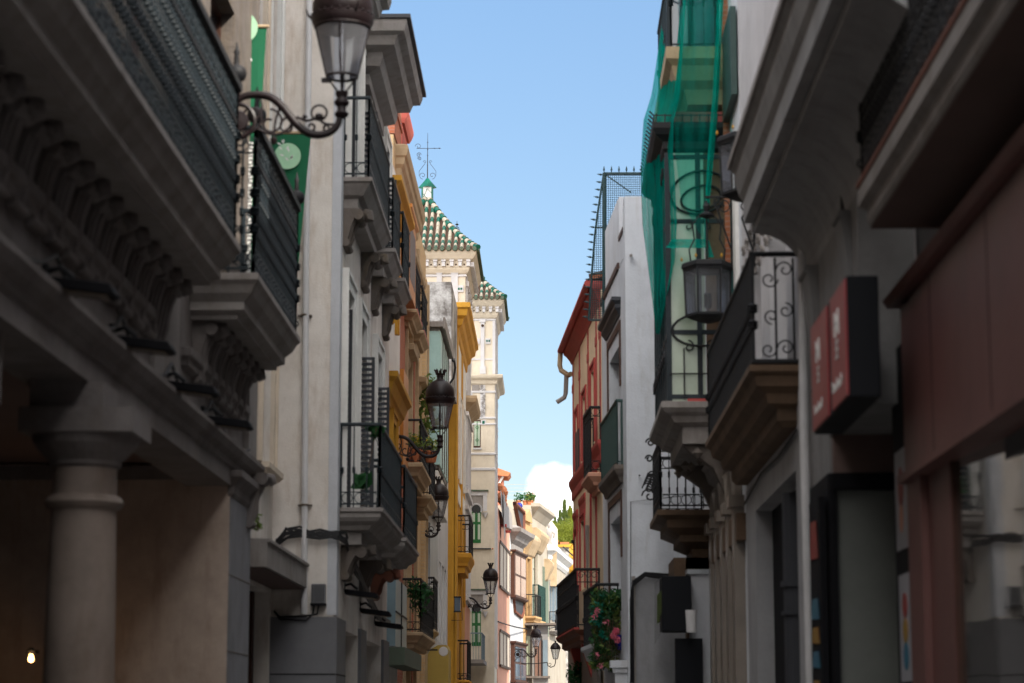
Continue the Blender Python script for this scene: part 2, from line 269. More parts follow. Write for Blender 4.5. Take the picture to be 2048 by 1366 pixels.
def root(name, label, cat, loc, group=None):
    o = bpy.data.objects.new(name, None); COL.objects.link(o); o.location = loc; o['_org'] = tuple(loc); o.empty_display_size = .2
    return tag(o, label, cat, group)
def copy_tree(o, parent=None):
    c = o.copy(); COL.objects.link(c); c.parent = parent
    for ch in list(o.children): copy_tree(ch, c)
    return c
# ---------------------------------------------------------------- measuring from the photograph
FW = Vector((-math.sin(YAW) * math.cos(PITCH), math.cos(YAW) * math.cos(PITCH), math.sin(PITCH))); RT = Vector((math.cos(YAW), math.sin(YAW), 0)); UP = RT.cross(FW)
def ray(px, py): return FW + RT * ((px - 1024) / FPX) - UP * ((py - 683) / FPX)
def P(px, py, Y):
    d = ray(px, py); return CAM + d * (Y / d.y)
def Q(px, py, X):
    d = ray(px, py); return CAM + d * (X / d.x)
class Bld:
    """facade frame: u runs away from the camera (u = distance for straight ones), v = out into the street, w = height"""
    def __init__(b, name, label, x, y, ang=0, side='L', cat='building', group=None):
        b.o = Vector((x, y, 0)); b.uo = y; a = R(ang); b.d = Vector((math.sin(a), math.cos(a), 0))
        b.n = Vector((math.cos(a), -math.sin(a), 0)) * (1 if side == 'L' else -1)
        b.holes = []; b.root = root(name, label, cat, (x, y, 0), group)
        b.tf = lambda p: b.o + b.d * (p[0] - b.uo) + b.n * p[1] + Vector((0, 0, p[2]))
    def mb(b): return MB(b.tf)
    def pt(b, px, py, v=0):
        d = ray(px, py); c = b.o + b.n * v; t = (c - CAM).dot(b.n) / d.dot(b.n); p = CAM + d * t
        return (p - b.o).dot(b.d) + b.uo, p.z
    def part(b, name, mb, m, parent=None, label=None, each=False, **k):
        if each: return build_each(mb, name, m, parent or b.root)
        o = mb.build(name, m, parent or b.root, **k)
        if label: o['label'] = label
        return o
    def box(b, name, m, u0, u1, v0, v1, w0, w1, parent=None, label=None, **k): return b.part(name, b.mb().box(u0, u1, v0, v1, w0, w1), m, parent, label, **k)
    def steps(b, name, m, u0, u1, prof, parent=None, ret=True, vb=-.02, label=None, **k): return b.part(name, b.mb().steps(u0, u1, prof, ret, vb), m, parent, label, **k)
    def wall(b, m, u0, u1, w0, w1, depth, name='wall', rec=.3, holes=None, label=None):
        hs = b.holes if holes is None else holes
        hs = [h for h in hs if h[0] > u0 and h[1] < u1 and h[2] > w0 and h[3] < w1]
        q = b.mb(); us = sorted({u0, u1, *[h[0] for h in hs], *[h[1] for h in hs]}); ws = sorted({w0, w1, *[h[2] for h in hs], *[h[3] for h in hs]})
        for i in range(len(us) - 1):
            for j in range(len(ws) - 1):
                cu = (us[i] + us[i + 1]) / 2; cw = (ws[j] + ws[j + 1]) / 2
                if any(h[0] < cu < h[1] and h[2] < cw < h[3] for h in hs): continue
                q.quad((us[i], 0, ws[j]), (us[i + 1], 0, ws[j]), (us[i + 1], 0, ws[j + 1]), (us[i], 0, ws[j + 1]))
        for a, c, e, f in hs:
            q.quad((a, 0, e), (a, -rec, e), (a, -rec, f), (a, 0, f)); q.quad((c, 0, e), (c, -rec, e), (c, -rec, f), (c, 0, f))
            q.quad((a, 0, e), (c, 0, e), (c, -rec, e), (a, -rec, e)); q.quad((a, 0, f), (c, 0, f), (c, -rec, f), (a, -rec, f)); q.quad((a, -rec, e), (c, -rec, e), (c, -rec, f), (a, -rec, f))
        q.quad((u0, 0, w0), (u0, -depth, w0), (u0, -depth, w1), (u0, 0, w1)); q.quad((u1, 0, w0), (u1, -depth, w0), (u1, -depth, w1), (u1, 0, w1))
        q.quad((u0, 0, w1), (u1, 0, w1), (u1, -depth, w1), (u0, -depth, w1)); q.quad((u0, -depth, w0), (u1, -depth, w0), (u1, -depth, w1), (u0, -depth, w1)); q.quad((u0, 0, w0), (u1, 0, w0), (u1, -depth, w0), (u0, -depth, w0))
        return b.part(name, q, m, label=label)
    def win(b, u0, u1, w0, w1, fm='darkwood', gm='glass', nx=2, ny=3, rec=.2, sur=None, sw=.18, sp=.06, sill=None, hood=None, fw=.06, name='window', label=None, hole=True):
        if hole: b.holes.append((u0, u1, w0, w1))
        g = b.box(name, gm, u0 + .01, u1 - .01, -rec - .03, -rec, w0 + .01, w1 - .01, label=label)
        q = b.mb(); e = .003
        def bar(a0, a1, c0, c1, t=.05): q.box(a0, a1, -rec - .04, -rec + t, c0, c1)
        bar(u0 + e, u0 + fw, w0 + e, w1 - e); bar(u1 - fw, u1 - e, w0 + e, w1 - e); bar(u0 + fw, u1 - fw, w0 + e, w0 + fw, .047); bar(u0 + fw, u1 - fw, w1 - fw, w1 - e, .047)
        for i in range(1, nx): c = u0 + (u1 - u0) * i / nx; bar(c - fw * .45, c + fw * .45, w0 + fw, w1 - fw, .043)
        for j in range(1, ny): c = w0 + (w1 - w0) * j / ny; bar(u0 + fw, u1 - fw, c - .02, c + .02, .035)
        b.part('frame', q, fm, g)
        if sur:
            q = b.mb(); q.box(u0 - sw, u0 - .002, -.01, sp, w0, w1 + sw); q.box(u1 + .002, u1 + sw, -.01, sp, w0, w1 + sw); q.box(u0, u1, -.01, sp - .003, w1 + .002, w1 + sw - .002)
            q.box(u0 - sw - .03, u0 - sw + .03, -.01, sp + .03, w0, w1 + sw + .03); q.box(u1 + sw - .03, u1 + sw + .03, -.01, sp + .03, w0, w1 + sw + .03); q.box(u0 - sw + .03, u1 + sw - .03, -.01, sp + .027, w1 + sw - .03, w1 + sw + .03)
            b.part('surround', q, sur, g)
        if sill: b.steps('sill', sill, u0 - .15, u1 + .15, [(.12, w0 - .14), (.18, w0 - .08), (.18, w0 - .004)], g)
        if hood: b.steps('hood', hood, u0 - .3, u1 + .3, [(.1, w1 + .22), (.16, w1 + .28), (.24, w1 + .36), (.34, w1 + .4), (.34, w1 + .48)], g)
        return g
    def railing(b, parent, u0, u1, v1, w0, h, m='iron', sp=.13, v0=0.02, style='plain', r=.009, near=True, far=True, knots=(.62,), label=None, spr=None):
        q = b.mb(); segs = [((u0, v1), (u1, v1))]
        if near: segs.append(((u0, v0), (u0, v1)))
        if far: segs.append(((u1, v0), (u1, v1)))
        fr = {'plain': (0, 0), 'rings': (.17, 0), 'lace': (.17, .17), 'ornate': (.22, .26)}[style]
        for (a, c) in segs:
            A = Vector((a[0], a[1], 0)); Bq = Vector((c[0], c[1], 0)); d = Bq - A; ln = d.length; d.normalize()
            def pt(t, w): x = A + d * t; return (x.x, x.y, w0 + w)
            q.tube([pt(-.02, h), pt(ln + .02, h)], .028, 6); q.tube([pt(0, .05), pt(ln, .05)], .016, 4)
            if fr[0]: q.tube([pt(0, .05 + fr[0]), pt(ln, .05 + fr[0])], .01, 4)
            if fr[1]: q.tube([pt(0, h - fr[1]), pt(ln, h - fr[1])], .012, 4)
            nb = max(1, round(ln / (spr if (spr and a[0] == c[0]) else sp)))
            for i in range(nb + 1):
                t = ln * i / nb; rr = r * (1.9 if i in (0, nb) else 1)
                q.tube([pt(t, 0), pt(t, h)], rr, 4)
                for kf in knots: q.lathe([(rr, -.05), (rr * 2.4, -.03), (rr * 1.6, -.01), (rr * 2.6, .0), (rr * 1.6, .012), (rr * 2.4, .03), (rr, .05)], pt(t, h * kf), 6, cap=False)
            for k, f in enumerate(fr):
                if not f: continue
                wc = (.05 + f / 2) if k == 0 else h - f / 2; nr = max(1, round(ln / f))
                for i in range(nr):
                    t = ln * (i + .5) / nr; c3 = pt(t, wc); q.ring(c3, f / 2 * .92, .008, tuple(d), (0, 0, 1), 10)
                    if style == 'ornate':
                        q.ring(c3, f / 2 * .45, .012, tuple(d), (0, 0, 1), 8)
                        for sg in (-1, 1): q.spiral(pt(t + sg * f * .5, wc), tuple(d * sg), (0, 0, 1), f * .33, f * .08, 90, 450, .011, 10)
        return b.part('railing', q, m, parent, label)
    def scroll(b, parent, uc, wd, v1, w0, w1, m, name='bracket', ribs=False, leaf=True):
        """S-shaped console under a slab; ribs = rows of carved bands across it"""
        pr = []; H = w1 - w0
        for i in range(15):
            t = i / 14; vv = v1 * (.16 + .84 * (t ** 1.5)) + .045 * v1 * math.sin(t * 2 * math.pi * 1.0); pr.append((vv, w0 + H * t))
        poly = [(-.01, w0)] + pr + [(-.01, w1)]
        q = b.mb(); q.prism(poly, 'u', uc - wd / 2, uc + wd / 2)
        hr_ = min(H * .17, v1 * .3); q.lathe([(.0, -wd / 2 - .015), (hr_, -wd / 2 - .015), (hr_, wd / 2 + .015), (0, wd / 2 + .015)], (uc, v1 * .86, w1 - hr_ * 1.2), 12, ax=0)
        hr_ *= .7; q.lathe([(0, -wd / 2 - .01), (hr_, -wd / 2 - .01), (hr_, wd / 2 + .01), (0, wd / 2 + .01)], (uc, v1 * .2, w0 + hr_), 10, ax=0)
        if leaf:
            q.tube([(uc, p[0] + .02, p[1]) for p in pr[1:]], [.02 + .022 * math.sin(i * .5) ** 2 for i in range(len(pr) - 1)], 6)
            q.tube([(uc, v1 + .01, w1 - .03), (uc, v1 + .07, w1 - .05), (uc, v1 + .09, w1 - .11), (uc, v1 + .05, w1 - .15)], [wd * .16, wd * .2, wd * .15, .01], 7)
            for sg in (-1, 1): q.tube([(uc + sg * wd * .3, p[0] + .012, p[1]) for p in pr], .018, 5)
        return b.part(name, q, m, parent, smooth=True)
    def balcony(b, u0, u1, v1, w, th=.4, m='stone', rm='iron', rh=1.1, sp=.13, style='plain', br=(), brm=None, label=None, bw=.25, bh=.6, knots=(.62,), prof=None, rlabel=None, **rk):
        prof = prof or [(v1 - .2, w - th), (v1 - .2, w - th * .72), (v1 - .12, w - th * .66), (v1 - .1, w - th * .5), (v1 - .03, w - th * .3), (v1, w - th * .22), (v1, w - .02), (v1 - .02, w)]
        s = b.steps('balcony', m, u0, u1, prof, label=label)
        b.railing(s, u0 + .06, u1 - .06, v1 - .06, w, rh, rm, sp, style=style, knots=knots, label=rlabel, **rk)
        for uc in br: b.scroll(s, uc, bw, v1 - .22, w - th - bh, w - th - .002, brm or m)
        return s
    def shutter(b, parent, u, v0, v1, w0, w1, m='shutter', axis='v', t=.035):
        """louvred leaf; axis 'v' stands out from the wall, axis 'u' lies along it (v0,v1 then give u)"""
        q = b.mb()
        if axis == 'v':
            q.box(u - t / 2, u + t / 2, v0, v0 + .05, w0, w1); q.box(u - t / 2, u + t / 2, v1 - .05, v1, w0, w1); n = int((w1 - w0) / .09)
            for i in range(n + 1): w = w0 + (w1 - w0 - .05) * i / n; q.prism([(u - t * .7, w), (u - t * .7 + .01, w), (u + t * .7, w + .055), (u + t * .7 - .01, w + .055)], 'v', v0 + .05, v1 - .05)
        else:
            q.box(v0, v0 + .05, .02, .02 + t, w0, w1); q.box(v1 - .05, v1, .02, .02 + t, w0, w1); n = int((w1 - w0) / .1)
            for i in range(n + 1): w = w0 + (w1 - w0 - .05) * i / n; q.prism([(.02, w), (.03, w), (.06, w + .06), (.05, w + .06)], 'u', v0 + .05, v1 - .05)
        return b.part('shutter', q, m, parent)
# ================================================================ SETTING
g = MB().box(-60, 60, -20, 900, -.3, 0).build('ground', 'asphalt'); tag(g, kind='structure')
g = MB().box(-2.2, 1.6, 6, 110, .001, .006).build('street', mat('street_flagstones', (.20, .19, .18), .7, (.15, .14, .13), 2, .6, .2, 12)); tag(g, kind='structure')
# ================================================================ L1 arcade building
A = Bld('arcade_building', 'dark stone arcade building with round column and heavy carved balconies at the left edge', -3.6, 9)
A.win(9.6, 11.4, 6.1, 9.6, nx=2, ny=3); A.win(12.6, 14.2, 6.1, 9.6); A.win(15.6, 17.2, 6.1, 9.6); A.win(18.6, 20.1, 6.1, 9.6); A.win(23.3, 25.1, 6.1, 9.6)
A.wall('stone_dark', 9, 27.3, 5.92, 14, 6, rec=.35); A.box('lower_wall', 'stone_mid', 9, 27.3, -6, 0, 4.5, 5.918)
q = A.mb(); q.box(9, 27.25, -.5, .02, 4.2, 4.5); A.part('lintel', q, 'stone_mid')
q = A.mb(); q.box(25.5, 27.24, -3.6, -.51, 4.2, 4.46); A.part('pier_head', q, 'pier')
A.steps('cornice', 'stone_mid', 9, 27.36, [(.02, 4.38), (.05, 4.4), (.06, 4.46), (.12, 4.5), (.16, 4.57), (.16, 4.62), (.03, 4.66)], ret=True)
A.steps('string_course', 'stone_mid', 9, 19.9, [(.02, 5.0), (.07, 5.03), (.07, 5.09), (.11, 5.12), (.11, 5.2), (.02, 5.22)]); A.steps('string_course', 'stone_mid', 21.9, 26.3, [(.02, 5.0), (.07, 5.03), (.07, 5.09), (.11, 5.12), (.11, 5.2), (.02, 5.22)])
q = A.mb(); q.box(20.2, 21.5, -.01, .05, 4.66, 5.8); q.box(26.5, 27.25, -.01, .07, 4.66, 5.8); A.part('pilaster', q, 'stone', each=True)
q = A.mb(); q.box(25.5, 27.28, -3.6, 0, 0, 4.2); A.part('end_pier', q, 'pier')
q = A.mb(); q.box(25.40, 25.5, -3.6, -.51, 4.27, 4.42); q.steps(25.38, 27.3, [(.025, 4.08), (.05, 4.12), (.05, 4.2), (.10, 4.26), (.15, 4.3), (.15, 4.37)]); A.part('impost_moulding', q, 'stone_mid')
A.box('pier_facing', 'pier_side', 25.52, 27.26, 0, .014, 0, 4.1)
for w in (1.1, 2.35, 3.2): A.box('joint_line', 'stone_dark', 25.5, 27.29, 0, .018, w, w + .012)
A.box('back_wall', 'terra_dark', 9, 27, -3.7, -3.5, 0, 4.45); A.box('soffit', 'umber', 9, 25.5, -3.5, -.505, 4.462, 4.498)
q = A.mb(); q.box(24.6, 25.0, -3.5, -2.65, 0, 4.44); A.part('inner_pier', q, 'stone_mid')
q = A.mb(); q.box(14.55, 15.15, -.7, -.1, 3.7, 4.33); A.part('corbel', q.lathe([(.02, -.32), (.2, -.26), (.3, -.12), (.31, 0)], (14.85, -.4, 3.7), 16), 'stone_mid', smooth=False)
col = A.part('column', A.mb().lathe([(.34, 0), (.34, .12), (.31, .2), (.285, .26), (.285, .3), (.282, 1.4), (.265, 2.6), (.252, 3.22), (.29, 3.24), (.31, 3.28), (.29, 3.32), (.25, 3.34), (.25, 3.55)], (17.8, -.06, 0), 32), 'taupe', smooth=True)
q = A.mb().lathe([(.25, 3.55), (.28, 3.57), (.28, 3.6), (.34, 3.66), (.40, 3.73), (.42, 3.80)], (17.8, -.06, 0), 32); q.box(17.36, 18.24, -.5, .38, 3.80, 3.99); q.box(17.46, 18.14, -.44, .14, 3.99, 4.2); A.part('capital', q, 'stone_mid', col)
col2 = A.part('column', A.mb().lathe([(.285, 0), (.27, 2.6), (.25, 3.5), (.42, 3.8)], (11.2, -.06, 0), 24), 'taupe', smooth=True)
# volute beside the pier, sticking out of the end moulding
A.scroll(A.root, 27.0, .26, .22, 3.85, 4.5, 'stone_mid', name='volute')
big = [(.46, 5.58), (.46, 5.62), (.54, 5.66), (.54, 5.74), (.58, 5.78), (.62, 5.82), (.66, 5.9), (.70, 5.94), (.70, 6.0), (.68, 6.01)]
s1 = A.steps('balcony', 'stone', 8.6, 20.95, big)
kk = 12.6
while kk < 20.6: A.scroll(s1, kk, .36, .2, 4.95, 5.578, 'stone_mid'); kk += .56
A.railing(s1, 8.7, 20.9, .64, 6.01, 1.5, 'iron_blue', .13, style='ornate', r=.013, knots=(.3, .42, .55, .7))
s2 = A.steps('balcony', 'stone', 22.25, 26.15, big)
kk = 22.75
while kk < 25.9: A.scroll(s2, kk, .32, .22, 4.95, 5.578, 'stone_mid'); kk += .5
A.railing(s2, 22.3, 26.1, .64, 6.01, 1.5, 'iron_blue', .13, style='ornate', r=.013, knots=(.3, .42, .55, .7))
def finial(par, c, sc=1.0):
    MBq = A.mb().lathe([(.02, -.02), (.05, .0), (.03, .03), (.085, .07), (.10, .12), (.09, .17), (.03, .21), (.022, .3), (.03, .33), (.015, .37), (.004, .43)], c, 14); A.part('finial', MBq, 'iron', par, smooth=True)
for sl, us in ((s1, (16.9, 20.84)), (s2, (22.36, 26.04))):
    for u in us: finial(sl, (u, .64, 7.53))
# handrail is a deep sloping cast band
for sl, a, c in ((s1, 8.7, 20.9), (s2, 22.3, 26.1)): A.part('handrail', A.mb().box(a, c, .60, .69, 7.49, 7.56).box(a, c, .625, .655, 7.16, 7.20), 'iron', sl)
for i, (D, lab) in enumerate(((15.85, 'nearest of the row of amber floodlights, at the left edge of the photo'), (18.35, 'second black floodlight on the arcade cornice, left of the pale pilaster'), (20.85, 'third black floodlight, below the grey pilaster between the two carved balconies'), (23.3, 'farthest black floodlight on the arcade cornice, just above the end pier'))):
    if i == 0:
        fl = root('floodlight', lab, 'floodlight', A.tf((D, .05, 4.62)), 'floodlights along the arcade cornice')
        q = A.mb(); q.prism([(.03, 4.70), (.50, 4.64), (.53, 4.58), (.50, 4.56), (.05, 4.62)], 'u', D - .14, D + .14); q.build('housing', 'black', fl, bevel=.008)
        A.mb().prism([(.08, 4.612), (.48, 4.558), (.48, 4.552), (.08, 4.606)], 'u', D - .12, D + .12).build('lens', 'lens', fl)
        q = A.mb(); q.tube([(D, .02, 4.75), (D, .12, 4.78), (D, .22, 4.70)], .02, 6); q.box(D - .06, D + .06, .0, .04, 4.66, 4.80); q.build('mounting_arm', 'iron', fl)
        fl0 = fl
    else:
        fl = copy_tree(fl0); fl.location = A.tf((D, .05, 4.62)); fl['label'] = lab
def cable(name, pts, r, label, cat='cable', m='cable', group=None):
    o = MB().tube(pts, r, 6).build(name, m); return tag(o, label, cat, group)
def sag(a, b_, n=10, s=.3):
    a = Vector(a); b_ = Vector(b_); return [tuple(a.lerp(b_, i / n) - Vector((0, 0, s * 4 * (i / n) * (1 - i / n)))) for i in range(n + 1)]
pts = []
for a, c in ((12, 15.8), (15.8, 18.3), (18.3, 20.8), (20.8, 23.3), (23.3, 26.8)): pts += sag(A.tf((a, .1, 4.86)), A.tf((c, .1, 4.80)), 8, .22)[:-1]
cable('power_cable', pts, .016, 'black cable looping between the floodlights on the arcade cornice')
lb = root('wall_light', 'small lit warm bulb on the inner wall of the arcade, at the bottom left', 'light', P(62, 1318, 24.4))
p = P(62, 1318, 24.3); MB().lathe([(0, -.036), (.024, -.024), (.03, 0), (.022, .03), (.014, .05)], p, 12).build('bulb', 'bulb', lb, smooth=True)
MB().lathe([(.05, .05), (.05, .09), (.02, .12)], p, 12).box(p.x - .02, p.x + .02, p.y, p.y + .3, p.z + .06, p.z + .1).build('lamp_holder', 'iron', lb)

bl_ = bpy.data.lights.new('bulb_light', 'POINT'); bl_.energy = 1.2; bl_.color = (1, .6, .28); bl_.shadow_soft_size = .04; blo = bpy.data.objects.new('bulb_light', bl_); COL.objects.link(blo); blo.location = P(62, 1318, 24.22)
# ================================================================ L1b set-back cream house between
Bq = Bld('cream_house', 'cream house set back between the arcade and the white corner house, behind the green banners', -3.9, 27.32)
Bq.win(28.2, 29.35, 4.75, 7.2, nx=1, ny=3, sur='cream'); Bq.win(30.2, 31.5, 5.0, 7.1, nx=1, ny=3, sur='cream', sill='cream'); Bq.win(28.6, 29.9, 9.2, 12.2, sur='cream'); Bq.win(30.5, 31.5, 9.2, 12.2, sur='trimwhite')
Bq.holes.append((27.9, 31.7, .1, 3.35))
Bq.wall('stucco', 27.35, 31.98, 0, 14.5, 5)
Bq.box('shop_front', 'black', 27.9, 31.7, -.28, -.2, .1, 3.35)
q = Bq.mb(); q.box(30.9, 31.0, -.21, -.12, .1, 3.3); q.box(29.2, 29.3, -.21, -.12, .1, 3.3); Bq.part('shop_mullion', q, 'darkwood', each=True)
cn_ = Bq.part('canopy', Bq.mb().box(27.4, 31.95, .0, .50, 3.42, 3.72).box(27.4, 31.96, .0, .53, 3.72, 3.76), 'stone')
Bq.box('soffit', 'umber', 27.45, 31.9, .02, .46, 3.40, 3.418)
def leafy(name, label, cat, pts, m='leaf', size=.05, n=60, rad=.15, group=None, stem=True, extra=()):
    r_ = root(name, label, cat, pts[0], group)
    q = MB()
    for p_ in pts: q.leaves(p_, rad, n, size)
    q.build('foliage', m, r_)
    if stem:
        q = MB(); base = Vector(pts[0]) - Vector((0, 0, rad))
        for p_ in pts: q.tube([tuple(base), tuple((base + Vector(p_)) / 2 + Vector((.02, .02, .03))), tuple(p_)], .008, 4)
        q.build('stem', 'bark', r_)
    for nm, mm, cs, sz, rr, nn in extra:
        q = MB()
        for c_ in cs: q.leaves(c_, rr, nn, sz)
        q.build(nm, mm, r_)
    return r_
leafy('weed', 'small green weed growing on top of the grey canopy', 'weed', [P(515, 1050, 27.7), P(512, 1035, 27.75)], 'leaf_light', .04, 26, .07)

# ================================================================ L2 white corner house
C2 = Bld('white_corner_house', 'tall off white house with a drainpipe and grey moulded balconies, left of the street', -3.02, 32)
for (a, c, e, f) in ((32.85, 34.0, 4.6, 7.9), (35.2, 36.4, 4.6, 7.9), (38.6, 39.8, 4.6, 7.9), (33.0, 34.1, 9.5, 12.0), (35.3, 36.4, 9.5, 12.0), (38.0, 39.1, 9.5, 12.0), (40.2, 41.2, 9.5, 12.0)):
    wn = C2.win(a, c, e, f, fm='shutter', gm='glass', nx=2, ny=4, rec=.32, sur='trimwhite', sw=.2, sp=.07)
    C2.shutter(wn, c - .03, -.3, .04 if c < 36 else .2, e + .05, f - (.15 if c < 36 else .5))
C2.holes += [(33.4, 36.0, .1, 2.9), (37.2, 41.0, .1, 2.9)]
C2.wall('stucco', 32, 42.4, 0, 12.6, 6.5, rec=.4)
C2.part('shade_toned_chamfer', C2.mb().box(31.985, 32.3, -.1, .03, 3.05, 12.5), 'greywall')  # blue-grey colour stands in for the shaded chamfer at the corner
q = C2.mb(); q.box(31.9, 33.35, -.95, .05, 0, 3.02); q.box(31.93, 33.0, -6, -.97, 0, 3.02); q.box(36.05, 37.15, -.1, .05, 0, 3.02); q.box(41.05, 42.38, -.1, .05, 0, 3.02); C2.part('stone_plinth', q, 'greyblock', each=True)
q = C2.mb(); q.box(31.894, 33.36, -.955, .054, 2.22, 2.235); q.box(31.922, 33, -6, -.97, 2.22, 2.235); C2.part('joint_line', q, 'black')
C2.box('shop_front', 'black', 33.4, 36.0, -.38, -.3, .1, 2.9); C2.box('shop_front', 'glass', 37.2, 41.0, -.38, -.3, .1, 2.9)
cor = [(v, w - .26) for v, w in [(.0, 12.0), (.12, 12.02), (.12, 12.2), (.3, 12.28), (.34, 12.4), (.34, 12.5), (.55, 12.56), (.60, 12.7), (.72, 12.74), (.76, 12.86), (.76, 12.92), (.5, 12.96)]]
C2.steps('eaves_cornice', 'stone', 35.0, 39.6, cor); C2.steps('eaves_cornice', 'stone', 32.0, 33.7, [(v * .8, w - .1) for v, w in cor])
C2.box('attic_wall', 'stucco', 32, 42.3, -6.4, -1.2, 12.6, 14.2); C2.steps('gutter', 'shutter', 34.95, 39.7, [(.74, 12.665), (.82, 12.67), (.82, 12.73), (.74, 12.735)])
pr1 = [(.30, 4.10), (.30, 4.28), (.42, 4.30), (.46, 4.36), (.56, 4.42), (.60, 4.47), (.60, 4.53), (.64, 4.55), (.64, 4.60), (.6, 4.61)]
bb = C2.balcony(32.5, 37.2, .64, 4.61, prof=pr1, m='stone', rm='iron_blue', rh=1.2, sp=.13, style='rings', br=(), r=.012, knots=(.45,), spr=.22)
for uc in (33.2, 36.4): C2.scroll(bb, uc, .55, .34, 3.6, 4.098, 'stone_dark')
bb = C2.balcony(38.0, 41.6, .64, 4.61, prof=pr1, m='stone', rm='iron_blue', rh=1.2, sp=.12, style='rings', r=.011, knots=(.45,)); C2.scroll(bb, 38.7, .5, .34, 3.6, 4.098, 'terra_dark')
pr2 = [(.22, 9.02), (.22, 9.16), (.3, 9.2), (.38, 9.32), (.40, 9.36), (.44, 9.38), (.44, 9.44), (.4, 9.45)]
for a, c in ((32.4, 36.6), (37.5, 39.4), (40.1, 42.0)):
    bb = C2.balcony(a, c, .44, 9.45, prof=pr2, m='stone', rm='iron_blue', rh=1.2, sp=.12, style='rings' if a < 33 else 'plain', r=.011, knots=(.5,), spr=.2)
    for uc in ((a + .5, c - .5) if c - a > 3 else (a + .7,)): C2.scroll(bb, uc, .6, .26, 8.45, 9.018, 'stone_dark')
dp = P(611, 600, 31.9)
q = MB(); q.tube([(P(608, 1238, 31.9).x, 31.9, 3.06), (P(611, 600, 31.9).x, 31.9, 8), (P(618, 20, 31.9).x, 31.9, 12.9)], .045, 10)
C2.part('drainpipe', q, 'pipe')
q = MB()
for py in (630, 1010): p = P(609, py, 31.9); q.lathe([(.05, -.015), (.055, -.01), (.055, .01), (.05, .015)], p, 10); q.box(p.x - .1, p.x + .1, 31.94, 31.99, p.z - .012, p.z + .012)
C2.part('pipe_clip', q, 'stone_dark', each=True)
# cable bundle round the corner
rnd = random.Random(3)
q = MB()
for i in range(11):
    j = lambda a: rnd.uniform(-a * 1.7, a * 1.7)
    pts = [P(552, 1085 + j(6), 31.95), P(572, 1066 + j(7), 31.9), P(600, 1064 + j(7), 31.88), P(640, 1064 + j(8), 31.88), P(676, 1068 + j(7), 31.88), C2.tf((32.6, .1, P(690, 1075, 32.5).z + j(.05))), C2.tf((34, .12, 3.85 + j(.06))), C2.tf((36, .12, 3.6 + j(.05))), C2.tf((38.5, .12, 3.35 + j(.05))), C2.tf((41.5, .12, 3.3 + j(.05)))]
    q.tube([tuple(p_) for p_ in pts], .017, 5)
tag(q.build('cable_bundle', 'cable'), 'thick bundle of black cables wrapping the corner of the white house under its lower balcony', 'cable')
jb = root('junction_box', 'slatted grey meter box on the white corner house above the grey stone plinth', 'junction box', P(636, 1205, 31.9))
a = P(623, 1207, 31.9); c = P(651, 1168, 31.9); q = MB().box(a.x, c.x, 31.84, 31.98, a.z, c.z); q.build('casing', 'greyblock', jb, bevel=.006)
q = MB()
for i in range(7): x = a.x + .02 + i * (c.x - a.x - .04) / 6; q.box(x - .004, x + .004, 31.825, 31.84, a.z + .02, c.z - .02)
q.box(a.x - .01, c.x + .01, 31.82, 31.98, a.z - .03, a.z); q.build('slat', 'black', jb)
q = MB()
for d in (-.03, .03): q.tube([tuple(P(633, 1209, 31.9) + Vector((d, 0, 0))), tuple(P(630, 1228, 31.88) + Vector((d, 0, 0))), tuple(P(612, 1236, 31.87) + Vector((0, 0, d))), tuple(P(560, 1236, 31.87) + Vector((0, 0, d * .5))), tuple(P(548, 1222, 31.87))], .014, 6)
q.build('conduit', 'cable', jb)
for D, w, lab in ((33.6, 3.42, 'narrow floodlight under the lower balcony of the white corner house'), (36.4, 3.28, 'second narrow floodlight farther along below the white corner house balcony'), (39.4, 3.2, 'last narrow floodlight near the far end of the white corner house')):
    fl = copy_tree(fl0); fl.location = C2.tf((D, .02, w)); fl['label'] = lab; fl['group'] = 'floodlights under the white corner house balconies'
leafy('potted_palm', 'spiky green potted plant behind the lower balcony railing of the white corner house', 'plant', [tuple(C2.tf((32.9, .3, 5.0))), tuple(C2.tf((32.9, .5, 5.8)))], 'leaf', .14, 14, .14)

# ================================================================ banners
def banner(label, px0, px1, py0, py1, Y, art):
    a = P(px0, py1, Y); c = P(px1, py0, Y); r_ = root('hanging_banner', label, 'banner', (c.x, Y, c.z), 'green banners hung over the street')
    xb = c.x - (P(px1, py0, Y).x - P(px1 - 18, py0, Y).x) * 1
    n = 14; q = MB(); x0, x1, z0, z1 = a.x, c.x, a.z, c.z; W_ = x1 - x0
    def wave(t, s): return Y + .03 * math.sin(s * 6) * t + .05 * t * t
    for i in range(n):
        t0, t1 = i / n, (i + 1) / n
        for j in range(4):
            s0, s1 = j / 4, (j + 1) / 4
            f = lambda t, s_: (x0 + (W_ - .15 * t) * s_, wave(t, s_), z1 - (z1 - z0) * t)
            q.add([f(t0, s0), f(t0, s1), f(t1, s1), f(t1, s0)] + [tuple(Vector(f(*k)) + Vector((0, .006, 0))) for k in ((t0, s0), (t0, s1), (t1, s1), (t1, s0))], [(0, 1, 2, 3), (7, 6, 5, 4)])
    cl = q.build('cloth', 'bgreen', r_, smooth=True)
    MB().tube([(x0 - .3, Y, z1 + .02), (x1 + .03, Y, z1 + .02)], .022, 8).build('pole', 'bandstone', r_)
    art(x0, x1, z0, z1, Y - .05, cl); return r_
def disc(q, x, z, y, r_, n=28): q.prism([(x + r_ * math.cos(2 * math.pi * i / n), z + r_ * math.sin(2 * math.pi * i / n)) for i in range(n)], 'v', y, y + .004)
